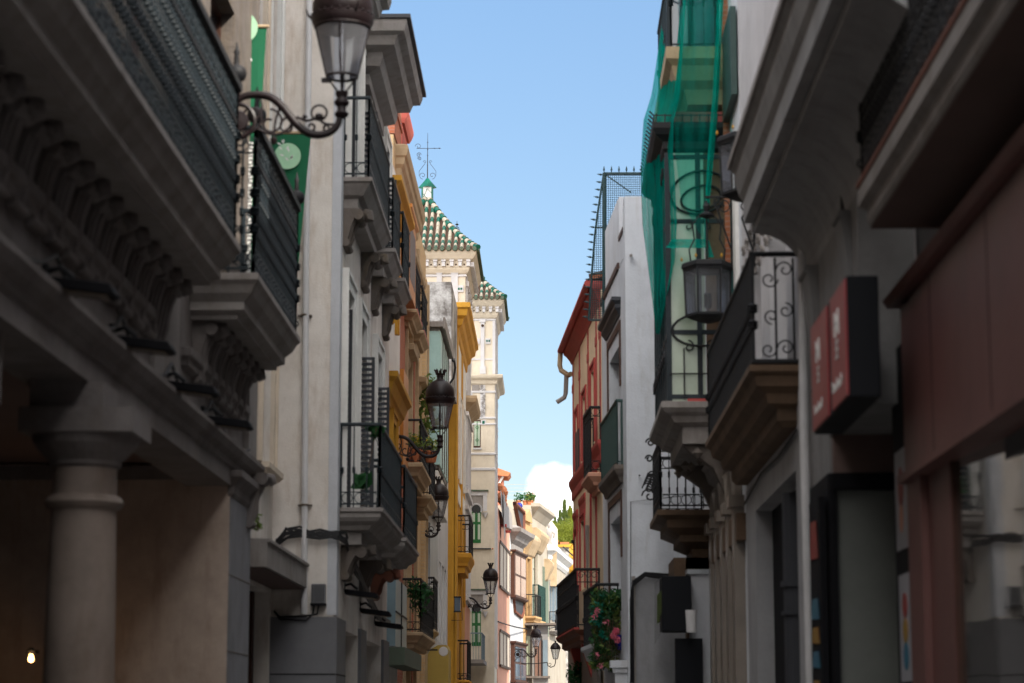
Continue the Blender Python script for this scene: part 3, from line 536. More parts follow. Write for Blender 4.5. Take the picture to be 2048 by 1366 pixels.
def leafart(q, x, z, y, L_, a):
    d = Vector((math.cos(R(a)), 0, math.sin(R(a)))); e = Vector((-d.z, 0, d.x)); p = Vector((x, y, z)); q.add([tuple(p), tuple(p + d * L_ * .5 + e * L_ * .2), tuple(p + d * L_), tuple(p + d * L_ * .5 - e * L_ * .2)], [(0, 1, 2, 3)])
def art1(x0, x1, z0, z1, y, par):
    q = MB(); disc(q, x1 - .30, z1 - .01, y, .2); q.build('print', 'blight', par)
    def Z(py): return P(500, py, y).z
    def X(px): return P(px, 130, y).x
    q = MB()
    for px in (489, 500): pass
    q.add([(X(490), y, Z(130)), (X(494), y, Z(130)), (X(499.5), y, Z(113)), (X(497), y, Z(113))], [(0, 1, 2, 3)]); q.add([(X(497), y, Z(113)), (X(499.5), y, Z(113)), (X(505), y, Z(121)), (X(502), y, Z(122))], [(0, 1, 2, 3)]); q.ring((X(481), y, Z(148)), .05, .012, (1, 0, 0), (0, 0, 1), 10)
    q.build('lettering', 'bwhite', par)
    q = MB(); q.box(x0 - .25, X(509), y - .003, y, z0, Z(284)); pr = q.build('print', 'bwhite', par)
    q = MB()
    for k in range(9):
        zz = Z(300) - k * .14
        for sx in (-.06, .07): q.spiral((X(493) + sx, y - .006, zz), (1 if sx > 0 else -1, 0, 0), (0, 0, 1), .075, .01, 30, 520, .007, 18)
    for k in range(5): q.tube([(X(480), y - .006, Z(300) - k * .2), (X(490), y - .006, Z(320) - k * .22), (X(504), y - .006, Z(330) - k * .2)], .008, 4)
    q.build('print_outline', 'shutter', pr)
def art2(x0, x1, z0, z1, y, par):
    q = MB(); cx = P(575, 310, y).x; cz = P(575, 312, y).z; disc(q, cx, cz, y, .185); q.build('print', 'blight', par)
    q = MB()
    for (px, py, a) in ((566, 288, 80), (568, 288, 120), (563, 290, 150), (572, 300, 60), (578, 305, 100), (565, 300, 135), (580, 318, 50), (583, 320, 90), (577, 322, 130), (569, 312, 160)): pp = P(px, py, y - .004); leafart(q, pp.x, pp.z, y - .004, .075, a)
    q.build('print', 'bwhite', par)
banner('green banner with a pale disc and white lettering hanging behind the tall lamp bracket', 470, 533, 56, 640, 26.6, art1)
banner('green banner with a pale green disc and white leaves, beside the white corner house wall', 505, 622, 268, 530, 30.6, art2)

# ================================================================ street lamps
def make_lamp(loc, label):
    """lantern on an S arm from the left wall; origin at the wall end of the arm's foot; arm reaches +x"""
    x, y, z = loc; r_ = root('street_lamp', label, 'street lamp', loc, 'cast iron lanterns on scroll arms along the left side')
    T = lambda px, pz: (x + px, y, z + pz)
    # lantern (axis at x=0), z=0 is the bottom ring of the glass
    g_ = MB().lathe([(.15, 0), (.262, .50)], T(0, 0), 28, cap=False).build('glass_pane', 'lglass', r_, smooth=True)
    q = MB(); q.ring(T(0, 0), .15, .014, (1, 0, 0), (0, 1, 0), 28, 6); q.ring(T(0, .50), .268, .016, (1, 0, 0), (0, 1, 0), 28, 6)
    for a in (0, 90, 180, 270): ca, sa = math.cos(R(a)), math.sin(R(a)); q.tube([(x + .03 * ca, y + .03 * sa, z - .16), (x + .15 * ca, y + .15 * sa, z), (x + .268 * ca, y + .268 * sa, z + .51)], .010, 5)
    q.tube([T(0, -.16), T(0, .50)], .014, 8); q.lathe([(.0, .12), (.03, .14), (.036, .26), (.02, .34), (0, .36)], T(0, 0), 10)
    q.box(x - .2, x - .1, y - .03, y + .03, z - .05, z - .015)
    q.build('lantern_frame', 'lampmetal', r_)
    q = MB().lathe([(.26, .48), (.29, .52), (.305, .56), (.31, .60), (.285, .62), (.292, .64), (.30, .68), (.295, .75), (.27, .83), (.225, .90), (.165, .95), (.10, .98), (.078, .995), (.066, 1.04), (.08, 1.06), (.07, 1.075), (.085, 1.12), (.0, 1.11)], T(0, 0), 32)
    dm = q.build('dome', 'lampmetal', r_, smooth=True)
    q = MB()
    for k in range(8):
        a = R(45 * k + 10); ca, sa = math.cos(a), math.sin(a); q.tube([(x + .07 * ca, y + .07 * sa, z + 1.09), (x + .10 * ca, y + .10 * sa, z + 1.16), (x + .115 * ca, y + .115 * sa, z + 1.19)], [.022, .016, .022], 5)
        q.lathe([(0, -.02), (.018, 0), (0, .02)], (x + .115 * ca, y + .115 * sa, z + 1.195), 6)
    for k in range(24): a = R(15 * k); ca, sa = math.cos(a), math.sin(a); q.lathe([(0, -.02), (.02, 0), (0, .022)], (x + .30 * ca, y + .30 * sa, z + .615), 6)
    for a in (60, 180, 300): ca, sa = math.cos(R(a)), math.sin(R(a)); q.tube([(x + .3 * ca, y + .3 * sa, z + .59), (x + .34 * ca, y + .34 * sa, z + .63), (x + .36 * ca, y + .36 * sa, z + .69)], [.014, .012, .004], 5)
    q.build('crown', 'lampmetal', dm, smooth=True)
    q = MB().lathe([(.03, -.42), (.06, -.40), (.07, -.37), (.045, -.34), (.045, -.30), (.07, -.28), (.075, -.25), (.05, -.22), (.05, -.2), (.062, -.18), (.062, -.15), (.03, -.14)], T(0, 0), 16)
    def bez(pts, n=26):
        out = []
        for i in range(n + 1):
            t = i / n * (len(pts) - 1); k = min(int(t), len(pts) - 2); f = t - k
            p0, p1, p2, p3 = (pts[max(k - 1, 0)], pts[k], pts[k + 1], pts[min(k + 2, len(pts) - 1)])
            out.append(tuple(.5 * ((2 * p1[c]) + (p2[c] - p0[c]) * f + (2 * p0[c] - 5 * p1[c] + 4 * p2[c] - p3[c]) * f * f + (3 * p1[c] - p0[c] - 3 * p2[c] + p3[c]) * f ** 3) for c in (0, 1)))
        return out
    arm = bez([(-.02, -.40), (-.03, -.47), (-.10, -.55), (-.22, -.585), (-.35, -.55), (-.47, -.44), (-.58, -.30), (-.70, -.20), (-.84, -.175), (-.98, -.20), (-1.05, -.28)])
    q.tube([T(*p_) for p_ in arm], [.03 + .012 * math.sin(i / len(arm) * 3.14) for i in range(len(arm))], 8)
    arm2 = bez([(-.06, -.48), (-.16, -.47), (-.24, -.42), (-.34, -.44), (-.44, -.40)]); q.tube([T(*p_) for p_ in arm2], .014, 6)
    ex, ez = (1, 0, 0), (0, 0, 1)
    q.ring(T(-.22, -.36), .075, .012, ex, ez, 16, 5); q.lathe([(0, -.03), (.045, -.01), (.04, .02), (0, .04)], T(-.22, -.40), 8); q.lathe([(0, -.03), (.03, 0), (0, .03)], T(-.36, -.40), 8)
    for cx, cz, r0, a0, a1 in ((-.30, -.50, .06, 180, 560), (-.14, -.51, .05, 0, -400), (-.52, -.50, .10, 60, 420), (-.70, -.46, .14, 90, -300), (-.90, -.40, .17, 200, 620)): q.spiral(T(cx, cz), ex, ez, r0, r0 * .2, a0, a1, .013, 24, 5)
    for pts in (((-.60, -.30), (-.64, -.42), (-.66, -.58)), ((-.66, -.58), (-.58, -.56), (-.50, -.50)), ((-.66, -.58), (-.74, -.56), (-.82, -.52)), ((-.80, -.20), (-.78, -.32), (-.84, -.44))): q.tube([T(*p_) for p_ in bez(pts, 8)], .014, 5)
    q.lathe([(0, -.07), (.03, -.04), (.035, 0), (0, .03)], T(-.66, -.62), 8)
    # round boss and wall plate
    q.ring(T(-1.02, -.44), .17, .022, ex, ez, 22, 6); q.lathe([(0, -.03), (.10, -.02), (.11, 0), (.10, .02), (0, .03)], T(-1.02, -.44), 16, ax=1)
    q.spiral(T(-1.10, -.08), ex, ez, .12, .03, -60, 360, .018, 20, 5); q.tube([T(-.98, -.20), T(-1.05, -.16), T(-1.2, -.20)], .022, 6); q.tube([T(-1.02, -.61), T(-1.12, -.72), T(-1.22, -.82)], .018, 5)
    q.build('arm', 'lampmetal', r_, smooth=True)
    return r_
def bracket_end(r_, loc, reach):
    x, y, z = loc; q = MB(); q.tube([(x - 1.1, y, z - .2), (x - reach, y, z - .2)], .03, 6); q.tube([(x - 1.1, y, z - .44), (x - reach, y, z - .44)], .025, 6); q.box(x - reach - .03, x - reach + .02, y - .06, y + .06, z - .75, z + .1)
    r_['_org'] = tuple(r_.location); q.build('wall_plate', 'lampmetal', r_)
lamps = []
spots = [(P(684, 154, 21.55), 'largest and nearest street lantern, its dome cut by the top of the photo', 1.55, 1), (P(880, 856, 46), 'dark street lantern hanging in front of the orange brick house, second along the street', .95, 1),
         (P(877, 1034, 58.5), 'maroon street lantern in front of the grey modern house, third along the street', .8, .87), (P(981, 1187, 90), 'street lantern in front of the green window of the tower house, fourth along the street', .9, 1), (P(1072, 1293, 118), 'faint street lantern before the grey glazed bay at the end of the street', 0, .92)]
lamp0 = None
for i, (p, lab, reach, sc) in enumerate(spots):
    if lamp0 is None: lamp0 = make_lamp(tuple(p), lab); o = lamp0
    else: o = copy_tree(lamp0); o.location = p; o['label'] = lab; o.scale = (sc, sc, sc)
    lamps.append(o)
for o, (p, lab, reach, sc) in zip(lamps, spots):
    if reach > 1.3: bracket_end(o, tuple(p), reach)
# small black lantern at the far end, its arm from the left
# ================================================================ L2b white house with ochre mouldings
D2 = Bld('narrow_white_house', 'narrow white house with ochre mouldings squeezed before the brick house', -3.12, 42.45)
D2.win(44.2, 45.3, 4.8, 7.4, sur='ochre'); D2.win(44.2, 45.3, 9.3, 11.6, sur='ochre', fm='orange')
D2.wall('trimwhite', 42.45, 46.95, 0, 12.6, 6)
for w, v in ((7.6, .26), (11.4, .3)): D2.steps('moulding', 'ochre', 42.5, 46.9, [(.04, w), (.08, w + .1), (.12, w + .14), (v * .7, w + .34), (v, w + .42), (v, w + .52), (.04, w + .55)])
D2.steps('window_head', 'trimwhite', 44.0, 45.9, [(.03, 7.8), (.16, 7.9), (.16, 8.0)])
# ================================================================ L3 brick house
E3 = Bld('brick_house', 'narrow house of red and yellow brick with carved cornices and small iron balconies', -3.3, 47)
for (a, c, e, f) in ((50.6, 51.6, 10.75, 12.6), (52.6, 53.4, 10.75, 12.6), (51.0, 52.2, 7.25, 9.6), (56.0, 57.2, 7.25, 9.6), (56.2, 57.2, 10.4, 12.6)):
    wn = E3.win(a, c, e, f, fm='orange', nx=2, ny=3, rec=.25)
    if e < 9: E3.steps('hood', 'bandstone', a - .25, c + .3, [(.03, f + .02), (.08, f + .1), (.1, f + .22), (.24, f + .28), (.27, f + .4), (.2, f + .42)], wn)
E3.wall('ybrick', 47.0, 59.9, 0, 13.9, 6)
for a, c, m in ((47.02, 50.4, 'brick'), (53.9, 54.25, 'brick'), (55.2, 55.5, 'brick'), (58.4, 58.9, 'ybrick')): E3.box('pilaster', m, a, c, -.05, .07 if m == 'brick' else .1, 0, 13.0)
for a in (50.42, 52.3, 54.6, 59.3): E3.box('pilaster_strip', 'bandstone', a, a + .18, -.02, .13, 0, 13.0)
cor3 = [(.02, 12.95), (.06, 13.0), (.06, 13.2), (.13, 13.28), (.15, 13.42), (.22, 13.5), (.24, 13.64), (.29, 13.68), (.32, 13.82), (.32, 13.9), (.2, 13.95)]
E3.steps('cornice', 'bandstone', 47.6, 54.6, [(v * .85, w - .08) for v, w in cor3])
E3.steps('lower_cornice', 'bandstone', 48.6, 56.6, [(.02, 12.1), (.06, 12.16), (.08, 12.3), (.18, 12.36), (.2, 12.46), (.1, 12.5)])
q = E3.mb(); q.box(47.1, 49.2, -1.3, .02, 13.95, 15.0); q.box(47.05, 49.25, -1.35, .05, 14.5, 14.58); pc = E3.part('brick_pier', q, 'brick')
pc2 = E3.part('red_chimney', E3.mb().box(49.9, 51.6, -1.2, .0, 13.95, 14.9).steps(49.7, 51.8, [(.05, 14.9), (.1, 15.0), (.14, 15.12), (.14, 15.2)]), mat('faded_red_plaster', (.42, .10, .08), .8))
# varnished oriel
ore = E3.box('oriel', 'orange', 47.3, 49.6, .07, .34, 10.6, 12.3); E3.steps('oriel_cap', 'orange', 47.2, 49.7, [(.34, 12.3), (.40, 12.36), (.40, 12.44), (.1, 12.5)], ore); E3.box('oriel_pane', 'darkwood', 47.5, 49.4, .341, .345, 10.9, 12.1, ore)
E3.part('oriel_shutter', E3.mb().box(48.0, 49.6, .08, .2, 6.9, 9.0), 'orange')
for a, c, v, w in ((49.9, 52.1, .36, 10.65), (52.4, 54.6, .38, 10.6)):
    bb = E3.balcony(a, c, v, w, th=.34, m='bandstone', rm='iron', rh=1.05, sp=.11, style='lace', knots=(.5,)); E3.box('tile_edge', 'rred', a + .02, c - .02, v - .05, v + .005, w - .035, w + .006, bb)
bb = E3.balcony(50.0, 53.7, .5, 7.22, th=.42, m='bandstone', rm='iron', rh=.95, sp=.12, style='rings', knots=())
E3.balcony(54.0, 56.6, .5, 6.9, th=.42, m='bandstone', rm='iron', rh=.95, sp=.12, style='rings', knots=())
pot_n = [0]
def pot(p, label, m='leaf', flower=None, r=.12, hh=.22, spread=.2, n=60, size=.05):
    p = Vector(p); r_ = root('flower_pot', label, 'potted plant', tuple(p), 'flower pots on the balconies')
    MB().lathe([(r * .68, 0), (r * .95, hh * .8), (r * 1.08, hh * .82), (r * 1.08, hh), (r * .9, hh), (r * .85, hh * .9)], p, 14).build('pot', 'terracotta', r_, smooth=True)
    MB().leaves(p + Vector((0, 0, hh + spread * .6)), spread, n * 2, size).build('foliage', m, r_)
    if flower: MB().leaves(p + Vector((0, 0, hh + spread)), spread * .75, n // 2, size * .6).build('blossom', flower, r_)
pot(E3.tf((50.15, .34, 7.24)), 'flower pot with yellow flowers at the near end of the brick house balcony', 'leaf_light', 'petal_yellow', .15, .3, .2)
pot(E3.tf((50.2, .12, 7.24)), 'terracotta pot of trailing green leaves close to the wall on the brick house balcony', 'leaf_light', None, .16, .34, .26)
pot(E3.tf((51.2, .3, 7.24)), 'red flower pot in the middle of the brick house balcony', 'leaf', 'petal_red', .16, .3, .22)
pot(P(862, 925, 51.0), 'terracotta pot hooked outside the rail, with yellow flowers, below the second street lantern', 'leaf_light', 'petal_yellow', .16, .26, .2)
leafy('climbing_plant', 'tall green climbing plant growing up the grey wall behind the second street lantern', 'climber', [tuple(P(x, y, 56.8)) for x, y in ((850, 860), (846, 838), (852, 815), (856, 795), (848, 775), (858, 765), (868, 850), (845, 880), (853, 895))], 'leaf_light', .075, 55, .24)
# ================================================================ L4 grey modern house
F4 = Bld('grey_modern_house', 'grey concrete house with mint blinds, mould streaked party wall and thin white window strips', -3.3, 60)
for (a, c) in ((66.6, 67.9), (68.5, 69.8), (70.4, 71.6)):
    F4.win(a, c, 7.6, 11.9, fm='trimwhite', gm='glass_blue', nx=3, ny=1, rec=.1, fw=.1)
for (a, c) in ((66.4, 67.6), (68.2, 69.4), (70.0, 71.2), (71.8, 72.9)): F4.win(a, c, 3.9, 6.3, fm='trimwhite', gm='glass_blue', nx=3, ny=1, rec=.1, fw=.1)
F4.win(60.4, 61.8, 3.8, 7.6, fm='silver', gm='glass', nx=3, ny=2)
F4.wall('greywall', 60, 73.9, 0, 11.9, 5)
F4.box('party_wall', 'concrete', 70.0, 74.5, -3.5, .25, 11.9, 15.15)
by = F4.part('bay', F4.mb().box(60.2, 65.2, 0, .36, 8.2, 12.0), 'concrete')
q = F4.mb(); q.box(60.0, 65.6, -.2, .46, 12.0, 12.14); q.box(60.0, 65.6, .46, .52, 11.95, 12.25); F4.part('bay_roof', q, 'stone', by)
F4.box('blind', 'mint', 60.3, 65.0, .36, .39, 8.3, 11.9, by); F4.box('blind', 'mint', 60.13, 60.2, .06, .39, 8.3, 11.9, by)
q = F4.mb(); q.box(60.08, 60.14, -.25, -.12, 8.2, 12)
for u in (61.4, 62.6, 63.8, 64.9): q.box(u, u + .05, .39, .41, 8.3, 11.9)
F4.part('bay_mullion', q, 'darkwood', by)
F4.part('overflow_pipe', F4.mb().tube([(65.3, .5, 11.9), (65.6, .52, 12.0), (65.9, .55, 11.8), (66, .5, 11.5), (66, .36, 11.3)], .035, 6), 'cable')
q = F4.mb(); q.box(60.2, 66.0, .02, .34, 7.25, 8.15); F4.part('balcony_box', q, 'trimwhite')
F4.part('lower_panel', F4.mb().box(61.8, 66.0, -.01, .06, 0, 6.9), 'silver')
b4 = F4.balcony(60.1, 62.2, .3, 3.95, th=.3, m='bandstone', rm='iron', rh=1.35, sp=.11, style='lace', knots=())
b5 = E3.balcony(50.0, 55.5, .53, 3.5, th=.34, m='bandstone', rm='iron', rh=1.15, sp=.12, style='lace', knots=(.5,))
leafy('balcony_plant', 'dark leafy plant hanging over the lace railing of the low balcony on the left', 'plant', [tuple(P(x, y, 50.2)) for x, y in ((832, 1180), (840, 1195), (826, 1172), (838, 1215), (846, 1185))], 'leaf', .07, 50, .22)
MP = root('curved_awning', 'rounded mustard yellow awning beneath the grey modern house', 'awning', P(862, 1366, 60))
q = MB(); pts = [P(x, y, 60) for x, y in ((836, 1400), (842, 1350), (850, 1318), (862, 1298), (876, 1290), (893, 1290), (897, 1300), (897, 1400))]
q.prism([(p_.x, p_.z) for p_ in pts], 'v', 60.0, 61.5); q.build('cover', 'mustard', MP)
wl = root('round_sign', 'small round white projecting sign above the mustard awning', 'sign', P(888, 1295, 58.5)); p = P(887, 1303, 58.5)
MB().lathe([(.11, -.05), (.12, -.03), (.12, .03), (.11, .05)], p, 24, ax=1).build('disc', 'pipe', wl); MB().box(p.x - .5, p.x - .15, p.y - .02, p.y + .02, p.z + .02, p.z + .06).build('mounting_arm', 'iron', wl)
# low shop pieces under the brick house
ca = Bld('shop_canopy', 'flat olive canopy with a blue grey glass panel above it, low on the left', -3.1, 43, cat='canopy')
ca.box('canopy_top', 'olive', 43.0, 48.6, 0, .38, 2.62, 2.95); ca.box('glass_panel', 'bluegrey', 43.05, 46.4, .16, .2, 2.97, 4.25); ca.box('side_panel', 'bluegrey', 43.0, 43.05, .02, .2, 2.97, 4.2)
ca.part('panel_post', ca.mb().box(44.6, 44.64, .2, .22, 2.95, 4.25).box(43.0, 46.4, .2, .22, 3.6, 3.63), 'iron')
st = root('striped_awning', 'small blue and white striped awning tucked beside the olive canopy', 'awning', P(790, 1310, 46))
for k in range(9):
    p = P(778, 1290 + k * 5.5, 46.5); MB().box(p.x, p.x + .10 + .03 * k, 46.4 - k * .02, 46.9, p.z - .035, p.z).build('stripe', 'trimwhite' if k % 2 else 'shutter_blue', st)
# ================================================================ L5 ochre house
G5 = Bld('ochre_house', 'narrow bright ochre house with a deep moulded cornice and white panels', -3.12, 75)
G5.win(77.3, 78.6, 9.7, 12.3, sur='trimwhite', sw=.3); G5.win(80.6, 81.9, 9.7, 12.3, sur='trimwhite', sw=.3); G5.win(77.2, 78.6, 5.6, 8.3, sur='ochre'); G5.win(80.8, 82.2, 5.6, 8.3, sur='ochre')
G5.wall('ochre', 75, 84, 0, 15.3, 4)
G5.box('wall_panel', 'trimwhite', 76.4, 83.6, -.01, .03, 12.7, 14.3)
G5.part('panel', G5.mb().box(76.6, 83.4, -.01, .03, 8.9, 9.5), 'trimwhite')
G5.steps('cornice', 'ochre', 75.0, 84, [(.02, 14.3), (.08, 14.36), (.1, 14.6), (.2, 14.7), (.24, 14.9), (.36, 15.0), (.4, 15.2), (.48, 15.26), (.48, 15.42), (.3, 15.46)])
G5.box('pilaster', 'ochre', 75.0, 75.8, -.02, .07, 0, 14.3); G5.box('pilaster', 'ochre', 79.2, 79.9, -.02, .07, 0, 14.3)
bb = G5.balcony(76.0, 79.6, .5, 7.1, th=.65, m='ochre', rm='iron', rh=1.25, sp=.14, style='lace', knots=())
bb = G5.balcony(76.0, 79.2, .45, 2.9, th=.3, m='ochre', rm='iron', rh=1.3, sp=.14, style='rings', knots=())
wlb = root('wall_lantern', 'small square lantern on the ochre house corner', 'lantern', P(915, 1215, 74.3)); a = P(909, 1222, 74.4); c = P(921, 1196, 74.4)
MB().box(a.x, c.x, 74.3, 74.5, a.z, c.z).build('lantern_glass', 'glass_blue', wlb); MB().box(a.x - .02, c.x + .02, 74.28, 74.52, c.z, c.z + .05).box(a.x - .02, c.x + .02, 74.28, 74.52, a.z - .04, a.z).tube([(c.x + .03, 74.4, c.z), (c.x + .06, 74.4, a.z - .3), (a.x - .1, 74.4, a.z - .3)], .015, 4).build('lantern_frame', 'iron', wlb)
# ================================================================ L6 tower house
H = Bld('tower_house', 'cream and white Moorish style house with two towers roofed in green and white tiles', -3.25, 86)
def tower_roof(parent, x0, x1, y0, y1, w0, hgt, over, m_over=.0):
    cx, cy = (x0 + x1) / 2, (y0 + y1) / 2; X0, X1, Y0, Y1 = x0 - over, x1 + over, y0 - over, y1 + over
    def hh(t): return w0 + hgt * (.62 * t + .38 * t * t)
    q = MB(); n = 10
    for i in range(n):
        t0, t1 = i / n, (i + 1) / n
        def rc(t): return [(X0 + (cx - X0) * t, Y0 + (cy - Y0) * t, hh(t)), (X1 + (cx - X1) * t, Y0 + (cy - Y0) * t, hh(t)), (X1 + (cx - X1) * t, Y1 + (cy - Y1) * t, hh(t)), (X0 + (cx - X0) * t, Y1 + (cy - Y1) * t, hh(t))]
        a_, b_ = rc(t0), rc(t1)
        q.add(a_ + b_, [(k, (k + 1) % 4, 4 + (k + 1) % 4, 4 + k) for k in range(4)])
    q.add([(X0, Y0, w0), (X1, Y0, w0), (X1, Y1, w0), (X0, Y1, w0)], [(0, 1, 2, 3)])
    rf = q.build('roof', 'pan', parent)
    q = MB(); rn = random.Random(5)
    def col(ax, c0, side):     # one column of barrel tiles up a slope
        if ax == 'x': half = (X1 - X0) / 2; off = abs(c0 - cx); tmax = 1 - off / half
        else: half = (Y1 - Y0) / 2; off = abs(c0 - cy); tmax = 1 - off / half
        run = math.hypot((Y1 - Y0) / 2 if ax == 'x' else (X1 - X0) / 2, hgt); step = .33 / run; t = -.012; k = 0
        while t < tmax - step * .3:
            t2 = min(t + step * 1.06, tmax)
            ring_ = []
            for tt, rr in ((t, .082), (t2, .066)):
                z = hh(max(tt, -.02))
                for a in range(7):
                    an = math.pi * a / 6; o1 = rr * math.cos(an) * 1.0; o2 = rr * math.sin(an) * 1.15
                    if ax == 'x': yy = Y0 + (cy - Y0) * tt if side < 0 else Y1 + (cy - Y1) * tt; ring_.append((c0 + o1, yy + side * o2 * .35, z + o2))
                    else: xx = X1 + (cx - X1) * tt if side > 0 else X0 + (cx - X0) * tt; ring_.append((xx + side * o2 * .35, c0 + o1, z + o2))
            q.i = (k % 2) if rn.random() > .03 else 1 - (k % 2)
            q.add(ring_, [(a, a + 1, 8 + a, 7 + a) for a in range(6)] + [tuple(range(7)), tuple(range(7, 14))]); t += step; k += 1
    nx_ = round((X1 - X0) / .25); ny_ = round((Y1 - Y0) / .25)
    for i in range(nx_): c0 = X0 + (i + .5) * (X1 - X0) / nx_; col('x', c0, -1); col('x', c0, 1)
    for i in range(ny_): c0 = Y0 + (i + .5) * (Y1 - Y0) / ny_; col('y', c0, 1); col('y', c0, -1)
    q.i = 0
    tl = q.build('glazed_tiles', ['green_tile', 'white_tile'], rf, smooth=True)
    q = MB()
    for (ax_, ay_) in ((X0, Y0), (X1, Y0), (X1, Y1), (X0, Y1)):
        k = 0; t = 0
        while t < .94:
            t2 = t + .055; p0 = (ax_ + (cx - ax_) * t, ay_ + (cy - ay_) * t, hh(t) + .06); p1 = (ax_ + (cx - ax_) * t2, ay_ + (cy - ay_) * t2, hh(t2) + .05)
            q.i = k % 2; q.tube([p0, p1], [.13, .10], 8); t = t2; k += 1
    q.build('hip_tiles', ['green_tile', 'white_tile'], rf, smooth=True)
    q = MB()
    for (a_, b_) in (((X0, Y0), (X1, Y0)), ((X1, Y0), (X1, Y1)), ((X1, Y1), (X0, Y1))):
        n = round(math.hypot(b_[0] - a_[0], b_[1] - a_[1]) / .25)
        for i in range(n): t = (i + .5) / n; q.lathe([(.085, -.14), (.09, .06)], (a_[0] + (b_[0] - a_[0]) * t, a_[1] + (b_[1] - a_[1]) * t, w0 - .0), 7, ax=1 if a_[1] == b_[1] else 0)
    q.build('eaves_tiles', 'ridge', rf)
    return rf
def tower(name, label, x0, x1, y0, y1, wbase, weave, hgt, over):
    t = MB(); t.box(x0, x1, y0, y1, wbase, weave - .05); tw = t.build(name, 'towercream', H.root, label=None) if False else t.build(name, 'towercream', H.root)
    if label: tw['label'] = label
    def loft(prof, m, nm):
        q = MB(); vs = []; fs = []
        for o_, w in prof: vs += [(x0 - o_, y0 - o_, w), (x1 + o_, y0 - o_, w), (x1 + o_, y1 + o_, w), (x0 - o_, y1 + o_, w)]
        for i in range(len(prof) - 1):
            for k in range(4): fs.append((4 * i + k, 4 * i + (k + 1) % 4, 4 * i + 4 + (k + 1) % 4, 4 * i + 4 + k))
        fs += [(0, 1, 2, 3), tuple(4 * (len(prof) - 1) + k for k in range(4))]; q.add(vs, fs); return q.build(nm, m, tw)
    e = weave
    loft([(.0, e - 1.02), (.05, e - 1.0), (.05, e - .94), (.02, e - .92)], 'lilacwhite', 'band')
    loft([(.03, e - .90), (.08, e - .86), (.16, e - .74), (.16, e - .66)], 'towercream', 'frieze')
    loft([(.18, e - .66), (.18, e - .42), (.30, e - .34), (.40, e - .2), (over - .06, e - .08), (over - .04, e - .01)], 'towercream', 'cornice')
    q = MB(); q2 = MB()
    nX = max(3, round((x1 - x0 + .3) / .33)); nY = max(3, round((y1 - y0 + .3) / .33))
    for i in range(nX + 1):
        x = x0 - .12 + (x1 - x0 + .24) * i / nX; q.box(x - .065, x + .065, y0 - .34, y0 - .17, e - .64, e - .46); q.box(x - .085, x + .085, y0 - .38, y0 - .17, e - .46, e - .40)
        if i < nX: xm = x + (x1 - x0 + .24) / nX / 2; q2.lathe([(.035, -.01), (.035, .01)], (xm, y0 - .185, e - .56), 8, ax=1)
    for i in range(nY + 1): y = y0 - .12 + (y1 - y0 + .24) * i / nY; q.box(x1 + .17, x1 + .34, y - .065, y + .065, e - .64, e - .46)
    build_each(q, 'corbel', 'lilacwhite', tw); q2.build('corbel_hole', 'pan', tw)
    return tw
T1 = (-6.55, -3.25, 87.0, 92.4); T2 = (-6.1, -2.56, 106, 111)
H.box('wall', 'lilacwhite', 87.02, 92.38, -3, .01, 0, 14.5)
H.box('rear_wall', 'towercream', 92.38, 106, -6, -1.3, 0, 15)
t1 = tower('tower', 'nearer, larger tower', *T1, 14.0, 19.65, 3.0, .50); r1 = tower_roof(t1, *T1, 19.64, 2.8, .50)
H.box('tower_base', 'towercream', 86.95, 92.4, -3.3, 0, 0, 14.0)
t2 = tower('tower', 'farther, slimmer tower', *T2, 0, 21.25, 3.0, .5); r2 = tower_roof(t2, *T2, 21.24, 2.7, .5)
def fq(tw, m, nm, px0, px1, py0, py1, Y, t=.05): a = P(px0, py1, Y); c = P(px1, py0, Y); o_ = MB().box(a.x, c.x, Y - t, Y + .01, a.z, c.z).build(nm, m, tw); return o_
for (a, b_) in ((873, 884), (902, 916)):
    fq(t1, 'lilacwhite', 'pilaster', a, b_, 528, 640, 87, .06); fq(t1, 'lilacwhite', 'pilaster_cap', a - 2, b_ + 2, 528, 536, 87, .09)
    p = P((a + b_) / 2, 539, 86.9); MB().lathe([(.0, -.03), (.045, -.02), (.05, .03)], p, 12, ax=1).build('roundel', 'pan', t1)
    fq(t1, 'lilacwhite', 'pilaster_band', a - 1, b_ + 1, 546, 548, 87, .08)
fq(t1, 'lilacwhite', 'tile_plaque', 914, 927, 571, 584, 87, .05)
for d in (0, 5): fq(t1, 'green_tile', 'plaque_tile', 916 + d, 919.5 + d, 576, 580, 87, .07)
# carved white street side of tower 1
q = MB()
for k in range(4):
    ya = 87.25 + k * 1.3
    q.box(-3.25, -3.17, ya, ya + .2, 14.2, 18.7); q.box(-3.25, -3.12, ya - .06, ya + .26, 18.3, 18.5)
    q.box(-3.25, -3.19, ya + .2, ya + 1.3, 16.4, 16.6); q.box(-3.25, -3.2, ya + .4, ya + .48, 14.4, 16.3); q.box(-3.25, -3.2, ya + .98, ya + 1.06, 14.4, 16.3)
build_each(q, 'pilaster', 'lilacwhite', t1)
q = MB()
for k in range(4):
    for zz in (14.8, 17.0): ya = 87.25 + k * 1.3 + .5; q.box(-3.245, -3.235, ya, ya + .5, zz, zz + 1.2)
q.build('niche', 'stone', t1)
H.steps('side_cornice', 'bandstone', 87.2, 92.2, [(.02, 13.4), (.2, 13.6), (.4, 13.75), (.45, 13.9), (.45, 14.0)])
q = H.mb()
for k in range(5):
    u = 87.2 + k * 1.05
    for (a, c) in ((10.6, 13.2), (6.4, 9.4)): q.box(u, u + .12, -.01, .09, a, c); q.ring((u + .55, .05, c - .4), .36, .05, (1, 0, 0), (0, 0, 1), 14, 4, 0, 180)
for w in (10.2, 13.2, 9.6, 6.1): q.box(87.05, 92.35, -.01, .14, w, w + .16)
